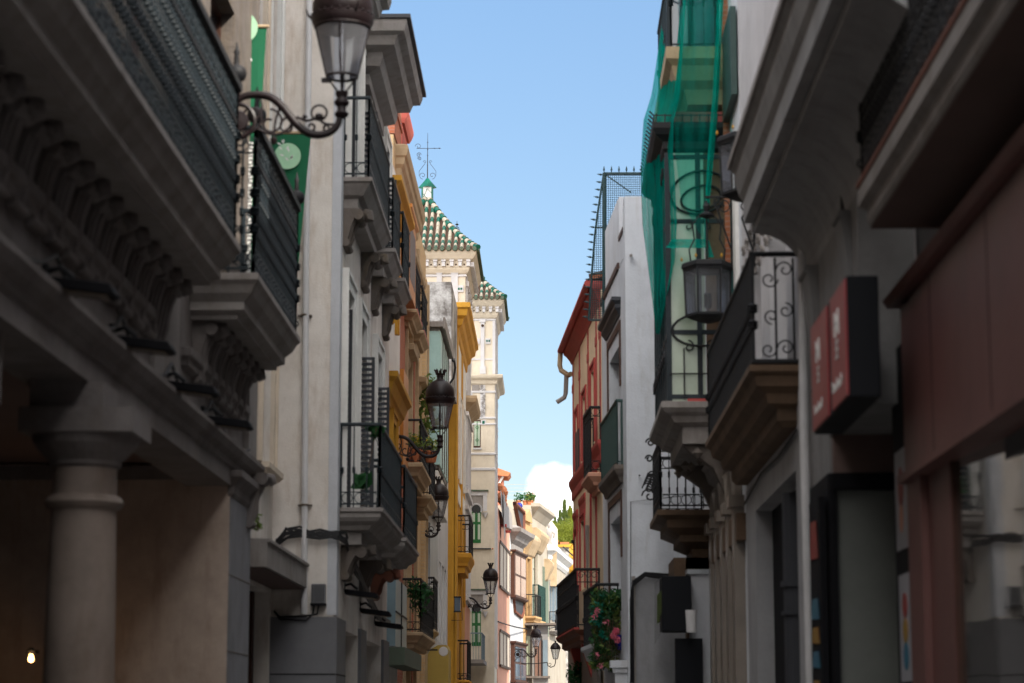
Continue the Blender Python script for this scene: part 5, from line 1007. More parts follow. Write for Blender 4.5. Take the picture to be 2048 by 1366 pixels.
# far wire across the street
tag(MB().tube(sag(P(996, 1243, 112), P(1118, 1252, 150), 12, .3), .035, 5).build('street_wire', 'cable'), 'thin black wire crossing in front of the salmon and white bay houses', 'wire')
bl = root('wall_lantern', 'small black lantern on a curled arm under the big black balcony', 'lantern', P(1111, 1320, 100)); p = P(1111, 1318, 100); x, y, z = p
MB().lathe([(.10, 0), (.19, .42)], p, 10, cap=False).build('lantern_glass', 'lglass', bl)
q = MB().lathe([(.20, .42), (.24, .46), (.2, .56), (.1, .68), (.03, .72), (.05, .78), (0, .8)], p, 14).tube([(x, y, z), (x, y, z - .16), (x - .05, y, z - .3), (x - .2, y, z - .36), (x - .34, y, z - .28), (x - .36, y, z - .15)], .022, 6); q.spiral((x - .26, y, z - .22), (1, 0, 0), (0, 0, 1), .1, .02, 200, 560, .016)
for a in (0, 90, 180, 270): ca, sa = math.cos(R(a)), math.sin(R(a)); q.tube([(x + .1 * ca, y + .1 * sa, z), (x + .19 * ca, y + .19 * sa, z + .42)], .012, 4)
q.ring(p, .1, .015, (1, 0, 0), (0, 1, 0), 12); q.tube([(x - .36, y, z - .15), (x - .9, y, z - .2), (x - 1.5, y, z - .2)], .02, 5); q.build('lantern_frame', 'lampmetal', bl)
# ================================================================ R6 sand yellow house with red trim (street turns left here)
ANG = -3.43
def xr(D): return 1.3 - .06 * (D - 38)
R6 = Bld('sand_yellow_house', 'sand yellow house with raspberry red eaves, pilasters and window hoods', xr(42.9), 42.9, ANG, 'R')
u0 = 42.9; u1 = R6.pt(1146, 950)[0]
def wz(px, py, v=0): return R6.pt(px, py, v)
weave = R6.pt(1165, 598, .24)[1]
w_ = [(44.4, 45.5, 3.5, 6.0), (47.4, 48.5, 4.3, 5.75), (44.6, 45.5, 7.0, 8.5), (46.9, 47.8, 7.0, 8.3), (49.2, 49.9, 7.0, 8.2), (49.6, 50.3, 4.3, 5.6)]
for i, (a, c, e, f) in enumerate(w_):
    wn = R6.win(a, c, e, f, fm='shutter', gm='glass', nx=2, ny=3, sur='rred', sw=.14, sp=.004)
    if i < 2 or i == 5: R6.part('hood', R6.mb().steps(a - .3, c + .3, [(.012, f + .05), (.014, f + .34), (.04, f + .42), (.04, f + .5), (.01, f + .52)]), 'rred', wn)
    if i in (3, 4): R6.box('shutter', 'shutter', a - .5, a + .5, .004, .03, e - .3, f - .4, wn)
R6.wall('ryellow', 42.92, u1, 0, weave - .1, 4.5)
q = R6.mb()
for u in (43.1, 44.0, 46.1, 48.5, u1 - .35): q.box(u, u + .28, -.01, .012, 6.9, weave - .1); 
R6.part('pilaster', q, 'rred', each=True)
q = R6.mb()
for u in (43.1, 44.0, 46.1, 48.5, u1 - .35): q.box(u - .06, u + .34, -.01, .022, weave - 1.0, weave - .82)
R6.part('pilaster_capital', q, 'rred', each=True)
R6.steps('belt_course', 'rred', 42.95, u1 + .12, [(.01, 6.42), (.03, 6.46), (.03, 6.62), (.06, 6.7), (.09, 6.78), (.09, 6.86)])
R6.steps('eaves', 'rred', 42.95, u1 + .3, [(.02, weave - .32), (.05, weave - .25), (.12, weave - .14), (.18, weave - .08), (.2, weave), (.2, weave + .06)])
R6.part('gutter', R6.mb().tube([(43.0, .25, weave + .03), (u1 + .4, .25, weave + .03)], .07, 8), 'rred')
R6.part('roof_tiles', R6.mb().prism([(-4.4, weave + 1.3), (.2, weave + .1), (.2, weave + .16), (-4.4, weave + 1.4)], 'u', 43, u1 + .3), 'terracotta')
q = R6.mb()
for k in range(18): u = 43.1 + k * .48; q.tube([(u, .21, weave + .16), (u, -4.4, weave + 1.42)], .07, 6)
R6.part('tile_ridges', q, 'pan')
pz = R6.pt(1126, 725, .5)[1]
R6.part('downpipe', R6.mb().tube([(u1 + .3, .25, weave), (u1 + .3, .27, weave - .3), (u1 + .3, .24, weave - .42), (u1 + .2, .08, weave - .55), (u1, .04, weave - .55)], .06, 8), 'bandstone')
R6.part('loose_pipe', R6.mb().tube([(u1 + .25, .12, weave - .5), (u1 + .25, .14, weave - .95), (u1 + .25, .17, weave - 1.05), (u1 + .25, .34, weave - 1.16)], .055, 8), 'shutter_grey')
bb = R6.balcony(43.1, 44.9, .26, 6.25, th=.35, m='salmon', rm='iron', rh=1.25, sp=.13, style='lace', knots=())
ub0, ub1 = 43.6, 49.2
big = [(.32, 3.05), (.38, 3.1), (.38, 3.2), (.46, 3.24), (.5, 3.3)]
sb = R6.steps('balcony', 'terra_dark', ub0, ub1, big, label='long black iron balcony with a dark red underside'); R6.box('tile_edge', 'rred', ub0 + .02, ub1 - .02, .40, .505, 3.3, 3.34, sb)
R6.railing(sb, ub0 + .04, ub1 - .04, .46, 3.34, 1.1, 'iron', .11, style='plain', r=.012, knots=(.5,), spr=.22); q = R6.mb()
q.tube([(ub0 + .04, .0, 4.2), (ub0 + .04, .46, 4.2), (ub1, .46, 4.2)], .014, 4)
for k in range(3): q.spiral((ub0 + .04, .1 + k * .13, 4.33), (0, 1 if k % 2 else -1, 0), (0, 0, 1), .08, .02, 0, 420, .009, 16)
q.box(ub0, ub1, .44, .455, 3.36, 4.18); R6.part('railing_screen', q, 'iron', sb)
R6.part('balcony_bracket', R6.mb().prism([(0, 2.3), (.1, 2.35), (.31, 3.0), (.31, 3.05), (0, 3.05)], 'u', 44.2, 44.5).prism([(0, 2.3), (.1, 2.35), (.31, 3.0), (.31, 3.05), (0, 3.05)], 'u', 47.2, 47.5), 'rred', sb, each=True)
R6.part('rolled_awning', R6.mb().tube([(46.2, .04, 4.2), (46.2, .05, 5.5)], [.012, .045], 8), 'shutter_grey')
cg = root('scroll_lamp_bracket', 'small curled iron bracket with two square lamps on the sand yellow house', 'bracket', R6.tf((u1 - .4, .0, 6))); q = MB(); p = P(1158, 1100, R6.tf((u1 - .5, 0, 0)).y)
for dx, dz, rr_ in ((0, 0, .09), (.08, .12, .07), (-.12, .05, .09), (.12, -.08, .08), (-.02, -.2, .07)): q.spiral(tuple(p + Vector((dx, 0, dz))), (1, 0, 0), (0, 0, 1), rr_, .02, 0, 420, .01, 14)
q.box(p.x - .17, p.x - .10, p.y - .04, p.y + .04, p.z + .14, p.z + .22); q.box(p.x + .02, p.x + .09, p.y - .04, p.y + .04, p.z + .2, p.z + .3); q.tube([(p.x, p.y, p.z), (p.x + .4, p.y + .1, p.z)], .012, 4); q.build('scrollwork', 'iron', cg)
# ================================================================ R5 white house
R5 = Bld('white_spiked_house', 'plain white house with dark brown window frames and a spiked grille on its roof', 1.3, 38, ANG, 'R')
top5 = P(1300, 392, 38).z
for (a, c, py0, py1) in ((39.0, 40.3, 640, 770), (38.9, 40.5, 830, 940), (38.9, 40.3, 1010, 1150)): pass
W5 = [(39.2, 41.2, 5.95, 8.05), (39.2, 41.2, 3.45, 5.1)]
for i, (a, c, e, f) in enumerate(W5):
    wn = R5.win(a, c, e, f, fm='darkwood', gm='glass', nx=2, ny=2, rec=.28)
    if 1:
        q = R5.mb(); q.box(a - .3, a - .17, -.01, .025, f - .75, f + .4); q.box(c + .2, c + .33, -.01, .025, f - 1.3, f + .4); q.box(a - .17, c + .2, -.01, .023, f + .27, f + .4); R5.part('window_border', q, 'darkwood', wn)
    if i == 0: R5.part('hood', R5.mb().steps(a - .35, c + .7, [(.03, f + .5), (.06, f + .56), (.1, f + .62), (.1, f + .68), (.16, f + .74), (.16, f + .8)]), 'shutter', wn)
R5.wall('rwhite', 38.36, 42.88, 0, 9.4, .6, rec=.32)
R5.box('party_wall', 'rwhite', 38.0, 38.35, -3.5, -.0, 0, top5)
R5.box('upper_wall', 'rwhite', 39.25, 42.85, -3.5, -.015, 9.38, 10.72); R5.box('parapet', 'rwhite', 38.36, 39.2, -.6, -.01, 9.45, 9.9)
q = R5.mb(); q.box(39.2, 42.9, -.3, .03, 9.41, 9.52); q.box(38.36, 39.2, -.4, .01, 9.9, 9.98); R5.part('coping', q, 'darkwood')
b5 = R5.balcony(38.6, 41.9, .16, 5.9, th=.36, m='stone_dark', rm='iron_green', rh=1.1, sp=.09, knots=(), r=.012, prof=[(.05, 5.6), (.08, 5.7), (.13, 5.76), (.16, 5.82), (.16, 5.9)])
# spiked grille, flat across the party line
gy = 42.2; GR = root('spiked_grille', 'dark green wire mesh grille edged with spear points, sticking out from the white house roof', 'grille', P(1208, 640, gy))
def gp_(px, py, y=gy): return tuple(P(px, py, y))
outer = [(1208, 346), (1201, 390), (1195, 430), (1190, 470), (1186, 520), (1182, 570), (1179, 620), (1177, 640)]
q = MB(); q.tube([gp_(*p_) for p_ in outer], .022, 5); q.tube([gp_(1209, 346), gp_(1209, 642)], .045, 6); q.tube([gp_(1177, 640), gp_(1209, 640)], .022, 5); q.tube([gp_(1191, 455), gp_(1209, 455)], .02, 5); q.tube([gp_(1183, 547), gp_(1209, 547)], .02, 5)
q.tube([gp_(1208, 347), gp_(1285, 347)], .03, 5); q.tube([gp_(1212, 350), gp_(1262, 385)], .014, 4); q.tube([gp_(1209, 452), gp_(1250, 452)], .02, 4); q.build('frame', 'wire', GR)
q = MB()
def edge(py):
    for (a_, b_) in zip(outer, outer[1:]):
        if a_[1] <= py <= b_[1]: return a_[0] + (b_[0] - a_[0]) * (py - a_[1]) / (b_[1] - a_[1])
    return 1208
for i in range(66): py = 350 + i * 4.4; q.tube([gp_(edge(py), py), gp_(1209, py)], .006, 3)
for k in range(8):
    px = 1181 + k * 4; ys = [py for py in range(346, 640, 3) if edge(py) <= px]
    if ys: q.tube([gp_(px, ys[0]), gp_(px, 640)], .006, 3)
for i in range(24): q.tube([gp_(1210, 351 + i * 4.4), gp_(1284, 351 + i * 4.4)], .006, 3)
for k in range(18): q.tube([gp_(1213 + k * 4.1, 347), gp_(1213 + k * 4.1, 452)], .006, 3)
q.build('wire_mesh', 'wire', GR)
def spike(q, p, d):
    p = Vector(p); d = Vector(d).normalized(); a_ = d.cross(Vector((0, 1, 0))).normalized()
    q.tube([tuple(p), tuple(p + d * .03), tuple(p + d * .05), tuple(p + d * .08), tuple(p + d * .13)], [.008, .01, .022, .016, .002], 6)
q = MB()
for i in range(20): py = 350 + i * 15; spike(q, gp_(edge(py), py), (-1, 0, .15))
for k in range(6): spike(q, gp_(1208 + k * 15, 345), (0, 0, 1))
q.build('spear_point', 'wire', GR)
# flower balcony
FB = R5.balcony(39.6, 42.6, .45, 2.92, th=.3, m='rwhite', rm='iron', rh=1.0, sp=.13, style='plain', knots=(.5,), prof=[(.2, 2.5), (.26, 2.6), (.36, 2.68), (.4, 2.82), (.45, 2.85), (.45, 2.92)])
q = R5.mb()
for k in range(3): q.spiral((39.66, .1 + k * .15, 3.78), (0, 1 if k % 2 else -1, 0), (0, 0, 1), .085, .02, 0, 420, .01, 16)
R5.part('scrollwork', q, 'iron', FB)
rn = random.Random(31); fl = root('flowering_plant', 'big trailing plant with pink flowers spilling over the white house balcony', 'plant', P(1225, 1300, 39.5))
q1, q2, q3, q4 = MB(), MB(), MB(), MB()
for _ in range(300):
    f = rn.random(); px = 1188 + rn.random() * 68; py = 1185 + f * 150
    if px > 1238 and 1205 < py < 1250 and rn.random() < .6: continue
    if py > 1290 and px > 1232: continue
    p = P(px, py, 39.3 + rn.random() * .5); (q1 if rn.random() < .6 else q4).leaves(p, .10, 22, .042, rnd=rn)
for _ in range(14): px = 1187 + rn.random() * 22; py = 1190 + rn.random() * 100; q2.leaves(P(px, py, 39.25), .06, 14, .035, rnd=rn)
for (px, py, n) in ((1232, 1262, 110), (1227, 1272, 110), (1234, 1280, 90), (1194, 1222, 26), (1190, 1235, 20), (1201, 1332, 26), (1195, 1310, 16), (1212, 1245, 14)): q3.leaves(P(px, py, 39.05), .06, n, .024, rnd=rn)
for nm, qq, m_ in (('foliage', q1, 'leaf'), ('foliage', q4, 'leaf_light'), ('foliage', q2, 'leaf_teal'), ('blossom', q3, 'petal')): qq.build(nm, m_, fl)
q = MB()
for k in range(12): px = 1190 + k * 5; q.tube([tuple(P(px + 6, 1195, 39.5)), tuple(P(px, 1250, 39.3)), tuple(P(px - 2, 1320, 39.3))], .006, 4)
q.build('stem', 'bark', fl)
tag(MB().lathe([(.10, 0), (.16, .22), (.17, .22), (.17, .25), (.0, .25)], P(1244, 1300, 39.4), 14).build('flower_pot', 'blueball', smooth=True), 'dark blue flower pot at the right end of the trailing plant', 'flower pot')
a = P(1205, 1366, 38.6); c = P(1262, 1322, 38.6)
SP = root('white_pilaster', 'white moulded pilaster top beneath the flowering balcony', 'pilaster', (c.x, 38.5, 0)); MB().box(c.x - .28, c.x, 38.2, 38.6, 0, c.z - .2).box(c.x - .32, c.x + .04, 38.16, 38.64, c.z - .2, c.z - .12).box(c.x - .36, c.x + .08, 38.12, 38.68, c.z - .12, c.z).build('shaft', 'rwhite', SP)
hp = P(1150, 1345, 47); leafy('hanging_fern', 'dark hanging plant low on the right, under the long black balcony', 'plant', [tuple(P(x_, y_, 47)) for x_, y_ in ((1158, 1338), (1150, 1350), (1162, 1352), (1155, 1362))], 'leaf', .06, 60, .2)
g_ = R6.part('lower_wall', R6.mb().box(43, 51, .05, .12, 0, 3.4), 'shutter_grey')
# ================================================================ R4 house of the dark oriel
R4 = Bld('oriel_house', 'house with a black iron and glass oriel, red brick edge and cream balcony slab above', 2.5, 28.9, 0, 'R')
R4.holes += [(29.5, 33.2, .1, 3.9), (31.0, 33.6, 6.0, 9.2), (31.0, 33.6, 10.3, 13.0)]
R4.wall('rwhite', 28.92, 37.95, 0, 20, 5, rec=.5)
R4.part('rear_block', R4.mb().box(30, 38, -5.2, -2.0, 20, 24), 'rwhite')
R4.box('brick_edge', 'brick', 30.45, 30.62, .0, .09, 5.8, 16)
R4.box('door', 'green_door', 31, 33.6, -.45, -.4, 6, 9.2); R4.box('door', 'glass_green', 31, 33.6, -.45, -.4, 10.3, 13); R4.box('shop_window', 'glass', 29.5, 33.2, -.45, -.4, .1, 3.9)
# stone arches low on the facade
q = R4.mb()
for u in (29.2, 30.3, 31.4, 32.5, 33.5): q.box(u, u + .3, -.01, .14, 0, 4.3); q.box(u - .05, u + .35, -.01, .2, 4.3, 4.45)
for u in (29.9, 31.0, 32.1, 33.15): q.ring((u, .06, 4.45), .42, .08, (1, 0, 0), (0, 0, 1), 16, 6, 0, 180)
R4.part('stone_arcade', q, mat('polished_brown_stone', (.22, .185, .155), .28, (.15, .125, .105), 2, .6, .05, spec=.6))
R4.steps('arcade_cornice', 'stone', 29.0, 34.2, [(.05, 4.98), (.15, 5.05), (.2, 5.2), (.25, 5.25)])
ou0, ou1, ov = 30.7, 34.2, .86
OR = R4.steps('oriel', 'stone', ou0 - .12, ou1 + .12, [(.68, 5.32), (.68, 5.55), (.8, 5.6), (.84, 5.68), (.92, 5.72), (.98, 5.78), (.98, 5.86), (.94, 5.87)])
R4.box('tile_strip', 'rred', ou0 - .1, ou0 + .1, .3, .62, 5.78, 5.90, OR)
q = R4.mb(); w0_, w1_ = 5.88, 9.35
for (u, v) in ((ou0, ov), (ou0, .44), (ou0, .02), (ou1, ov), (ou1, .02)): q.box(u - .035, u + .035, v - .035, v + .035, w0_, w1_)
for k in range(1, 6): u = ou0 + (ou1 - ou0) * k / 6; q.box(u - .025, u + .025, ov - .03, ov + .03, w0_, w1_)
for w in (w0_ + .06, w0_ + .95, w0_ + 2.5, w1_ - .06): q.box(ou0 - .02, ou0 + .02, .0, ov, w - .03, w + .03); q.box(ou0, ou1, ov - .02, ov + .02, w - .03, w + .03)
R4.part('oriel_frame', q, 'iron_blue', OR)
R4.part('oriel_pane', R4.mb().box(ou0 - .003, ou0 + .003, .36, ov, w0_, w1_), 'glass_green', OR); R4.part('side_board', R4.mb().box(ou0 - .01, ou0 + .01, .02, .35, w0_, w1_), 'brownwood', OR); R4.part('oriel_pane', R4.mb().box(ou0, ou1, ov - .008, ov - .002, w0_, w1_), 'glass_blue', OR)
R4.part('lower_screen', R4.mb().box(ou0, ou1, ov + .0, ov + .01, w0_, w0_ + 1.0).box(ou0 + .02, ou0 + .03, .0, .2, w0_, w1_), 'iron', OR)
cap = [(ov + .02, 9.35), (ov + .06, 9.4), (ov + .06, 9.5), (ov + .16, 9.58), (ov + .2, 9.66), (ov + .2, 9.74), (.2, 9.9)]
R4.steps('oriel_roof', 'iron', ou0 - .2, ou1 + .2, cap, OR); R4.box('roof_sheet', 'rred', ou0 + .05, ou1, .05, ov - .1, 9.78, 9.95, OR)
q = R4.mb()
for k in range(9): u = ou0 - .18; v = .05 + k * .12; q.tube([(u, v, 9.72), (u, v, 9.86)], .012, 4)
for k in range(18): u = ou0 - .1 + k * .21; q.tube([(u, ov + .18, 9.72), (u, ov + .18, 9.86), (u, ov + .24, 9.92)], .014, 4)
q.tube([(ou0 - .18, 0, 9.84), (ou0 - .18, ov + .18, 9.84), (ou1, ov + .18, 9.84)], .012, 4); R4.part('roof_cresting', q, 'iron', OR)
q = R4.mb(); uf = ou0 - .05
def oval(q, vc, wc, rv, rw, tilt, r_): 
    pts = []
    for i in range(20): a = 2 * math.pi * i / 20; x_, z_ = rv * math.cos(a), rw * math.sin(a); pts.append((uf, vc + x_ * math.cos(tilt) - z_ * math.sin(tilt), wc + x_ * math.sin(tilt) + z_ * math.cos(tilt)))
    q.tube(pts, r_, 5, True)
oval(q, .42, 8.78, .40, .30, -.25, .018); oval(q, .40, 8.70, .28, .17, -.25, .018); oval(q, .42, 6.85, .40, .22, 0, .018)
for sg in (-1, 1): q.spiral((uf, .44 + sg * .14, 8.3), (0, sg, 0), (0, 0, 1), .07, .01, 90, 420, .012, 14); q.spiral((uf, .44 + sg * .16, 6.62), (0, sg, 0), (0, 0, 1), .09, .01, 90, 420, .014, 14)
for v in (.2, .44, .66): q.tube([(uf, v, 5.9), (uf, v, 6.6)], .014, 4)
for w in (6.25,): q.tube([(uf, .0, w), (uf, ov, w)], .012, 4)
for k in range(10): q.spiral((ou0 + .3 + k * .33, ov + .05, 9.1), (1, 0, 0), (0, 0, 1), .12, .02, 0, 500, .014, 12); q.spiral((ou0 + .3 + k * .33, ov + .06, 6.5), (1, 0, 0), (0, 0, 1), .12, .02, 0, 500, .014, 12)
q.lathe([(0, -.08), (.07, -.05), (.08, 0), (.06, .06), (0, .1)], (uf - .03, .2, 6.45), 8)
R4.part('oriel_scrollwork', q, 'iron', OR, each=True)
R4.box('shade_lintel', 'brownwood', 28.95, 34.1, .0, .12, 3.86, 4.2)
q = R4.mb()
for k in range(7): R_ = .06 + rn.random() * .03; q.lathe([(0, -R_), (R_, 0), (0, R_)], (ou0 + .2 + k * .45, .35 + .3 * rn.random(), 5.15 + .1 * rn.random()), 7)
for u in (31.0, 33.6): q.prism([(0, 4.6), (.12, 4.7), (.25, 5.0), (.6, 5.25), (.66, 5.33), (0, 5.33)], 'u', u, u + .25)
R4.part('oriel_bracket', q, 'stone_dark', OR, each=True)
# upper balcony over the oriel
UB = R4.steps('balcony', 'bandstone', 30.6, 34.4, [(.55, 10.1), (.6, 10.3), (.72, 10.4), (.78, 10.6), (.86, 10.68), (.86, 10.85)])
R4.railing(UB, 30.7, 34.2, .78, 10.86, 1.3, 'iron_blue', .16, style='plain', knots=(.5,)); q = R4.mb(); uf = 30.66
oval(q, .42, 11.85, .36, .2, -.2, .016); oval(q, .42, 11.8, .22, .1, -.2, .014); q.lathe([(0, -.1), (.08, 0), (0, .1)], (uf, .1, 11.6), 8); R4.part('balcony_scrollwork', q, 'iron', UB)
q = R4.mb()
for v in (.12, .5, .8): q.box(30.9, 30.96, v - .03, v + .03, 10.9, 14.2)
q.box(30.9, 30.96, 0, .86, 13.0, 13.1); R4.part('upper_oriel_frame', q, 'iron_blue', UB); R4.part('upper_pane', R4.mb().box(30.93, 30.94, .1, .8, 10.9, 14.2), 'glass_blue', UB)
R4.steps('corner_capital', 'bandstone', 30.3, 30.62, [(.06, 10.3), (.1, 10.4), (.16, 10.6), (.16, 10.8)])
R4.box('awning_box', 'iron_green', 28.95, 30.4, .02, .1, 9.7, 10.9)
R4.box('side_panel', 'trimwhite', 29.3, 29.7, .0, .05, 5.2, 9.3); R4.box('side_pipe', 'teal', 29.9, 29.96, .0, .06, 6.2, 9.3)
# small wooden balcony lower down
WB = R4.steps('balcony', 'brownwood', 34.6, 37.2, [(.3, 4.05), (.3, 4.2), (.5, 4.3), (.5, 4.4), (.7, 4.5), (.7, 4.62), (.86, 4.68), (.86, 4.76)], label='small timber balcony with curly black ironwork')
R4.railing(WB, 34.7, 37.1, .8, 4.78, 1.05, 'iron', .13, style='lace', knots=(.5,)); q = R4.mb()
for k in range(6): q.spiral((35.0 + k * .35, .9, 5.3), (0, 1, 0), (0, 0, 1), .10, .02, 0, 450, .016, 14)
for (v, w, rr_) in ((.95, 5.8, .07), (.97, 5.55, .06), (.92, 5.2, .12), (.97, 4.98, .12)): q.spiral((34.72, v, w), (0, 1, 0), (0, 0, 1), rr_, .02, 0, 450, .018, 14)
R4.part('scrollwork', q, 'iron', WB, each=True)
R4.part('timber_post', R4.mb().box(34.9, 35.2, .0, .42, 2.5, 4.05), 'brownwood', WB); R4.box('timber_bracket', 'brownwood', 34.9, 36.5, .0, .6, 3.7, 4.05, WB); R4.box('street_pier', 'greywall', 34.15, 34.5, -.02, .40, 0, 3.75); R4.box('pier_cap', 'silver', 34.1, 34.55, -.02, .45, 3.75, 3.82)
# grey box wall and sign beneath
GX = root('grey_shop_wall', 'flat grey plastered shop wall at street level below the white house, edged with cables', 'wall', (1.6, 37, 0)); a = P(1268, 1155, 36.6); c = P(1326, 1155, 36.6)
MB().box(a.x, c.x + .7, 36.6, 37.8, 0, a.z).build('wall', mat('mid_grey_plaster', (.30, .30, .315), .85, (.23, .23, .24), 1, .8, .2, 25, stain=(.17, .16, .15), stain_amt=.5), GX); MB().box(a.x - .03, a.x + .02, 36.55, 36.8, 0, a.z + .02).build('edge_strip', 'stone', GX)
q = MB()
for k in range(6): q.tube([tuple(P(1392, 1120 + k * 3, 36.2)), tuple(P(1370, 1150 + k, 36.3)), tuple(P(1330, 1148 + k * 2, 36.5)), tuple(P(1290, 1145 + k * 1.5, 36.5)), tuple(P(1266, 1162 + k * 2, 36.5)), tuple(P(1261 + k, 1200, 36.5)), tuple(P(1262 + k, 1366, 36.5))], .013, 5)
tag(q.build('cable_bundle', 'cable'), 'tangle of cables running over the top of the grey shop wall on the right', 'cable')
SG = root('projecting_sign', 'black box sign with a clear poster face hanging before the grey shop wall', 'sign', P(1345, 1210, 34)); a = P(1325, 1262, 33.8); c = P(1382, 1152, 33.8)
MB().box(a.x, c.x, 33.8, 34.6, a.z, c.z).build('case', 'signblack', SG, bevel=.01); b_ = P(1308, 1260, 34.9)
MB().add([tuple(P(1326, 1152, 33.9)), tuple(P(1326, 1262, 33.9)), tuple(P(1309, 1290, 36)), tuple(P(1309, 1165, 36))], [(0, 1, 2, 3)]).build('poster_face', 'glass', SG); MB().box(a.x + .2, a.x + .6, 34, 34.2, 0, a.z - .1).build('post', 'signblack', SG)
q = MB(); a_, b2 = P(1322, 1175, 33.95), P(1314, 1262, 35.3); q.add([tuple(P(1323, 1180, 33.94)), tuple(P(1323, 1225, 33.94)), tuple(P(1314, 1250, 35.2)), tuple(P(1314, 1190, 35.2))], [(0, 1, 2, 3)]); q.build('print', 'leaf_light', SG)
tag(MB().lathe([(.0, 0), (.07, 0), (.085, .32), (0, .32)], P(1383, 1265, 33.0), 12).build('wall_uplighter', 'pipe'), 'short pale cylinder wall light beside the black box sign', 'light')
# ---- green netting over the oriel
def net(rows, label, Y0, fold, amp, ncol=30, nrow=60):
    q = MB(); n = len(rows) - 1; G = []
    for i in range(nrow + 1):
        t = i / nrow * n; k = min(int(t), n - 1); f = t - k; Lx = rows[k][0] + (rows[k + 1][0] - rows[k][0]) * f; Rx = rows[k][1] + (rows[k + 1][1] - rows[k][1]) * f; py = rows[k][2] + (rows[k + 1][2] - rows[k][2]) * f; ys = rows[k][3] + (rows[k + 1][3] - rows[k][3]) * f; ye = rows[k][4] + (rows[k + 1][4] - rows[k][4]) * f
        G.append([tuple(P(Lx + (Rx - Lx) * (j / ncol), py, ys + (ye - ys) * j / ncol + amp * math.sin(j / ncol * fold + i * .07) + amp * .5 * math.sin(j * .9 + i * .11))) for j in range(ncol + 1)])
    W_ = ncol + 1; q.add([p for row in G for p in row], [(i * W_ + j, i * W_ + j + 1, (i + 1) * W_ + j + 1, (i + 1) * W_ + j) for i in range(nrow) for j in range(ncol)]); return q
NT = root('green_netting', 'sheer teal green scaffold netting draped over the black oriel', 'netting', P(1360, 100, 30.2))
net([(1322, 1372, -60, 33.5, 30.3), (1331, 1372, 0, 33.2, 30.2), (1303, 1360, 190, 33, 30.2), (1287, 1348, 240, 33, 30.2), (1283, 1346, 300, 33, 30.2), (1281, 1350, 360, 33, 30.25), (1285, 1354, 450, 33, 30.2), (1294, 1350, 520, 33, 30.3), (1303, 1334, 590, 32.6, 30.6), (1312, 1319, 668, 32.2, 31.8)], '', 30, 40, .05).build('left_drape', 'net', NT, smooth=True)
net([(1366, 1448, -60, 30.3, 30.1), (1368, 1446, 0, 30.2, 30.1), (1350, 1438, 190, 30.2, 30.1), (1350, 1428, 300, 30.2, 30.1), (1362, 1420, 400, 30.2, 30.1), (1408, 1414, 484, 29.95, 29.9)], '', 30, 22, .03).build('front_drape', 'net_sheer', NT, smooth=True)
net([(1436, 1450, -60, 30.1, 30.1), (1434, 1447, 0, 30.05, 30.05), (1425, 1438, 190, 30.05, 30.05), (1416, 1429, 300, 30.05, 30.05), (1410, 1420, 400, 30.0, 30.0), (1408, 1414, 484, 29.9, 29.9)], '', 30, 6, .03, 8, 40).build('gathered_strand', 'net', NT, smooth=True)
net([(1345, 1412, 478, 30.25, 29.9), (1340, 1414, 484, 30.25, 29.9), (1336, 1414, 490, 30.3, 29.9), (1330, 1413, 496, 30.3, 29.9)], '', 30, 5, .02, 20, 10).build('tied_strand', 'net', NT, smooth=True)
net([(1408, 1418, 480, 29.9, 29.9), (1412, 1428, 515, 29.85, 29.85)], '', 30, 5, .02, 8, 8).build('tied_end', 'net', NT, smooth=True)
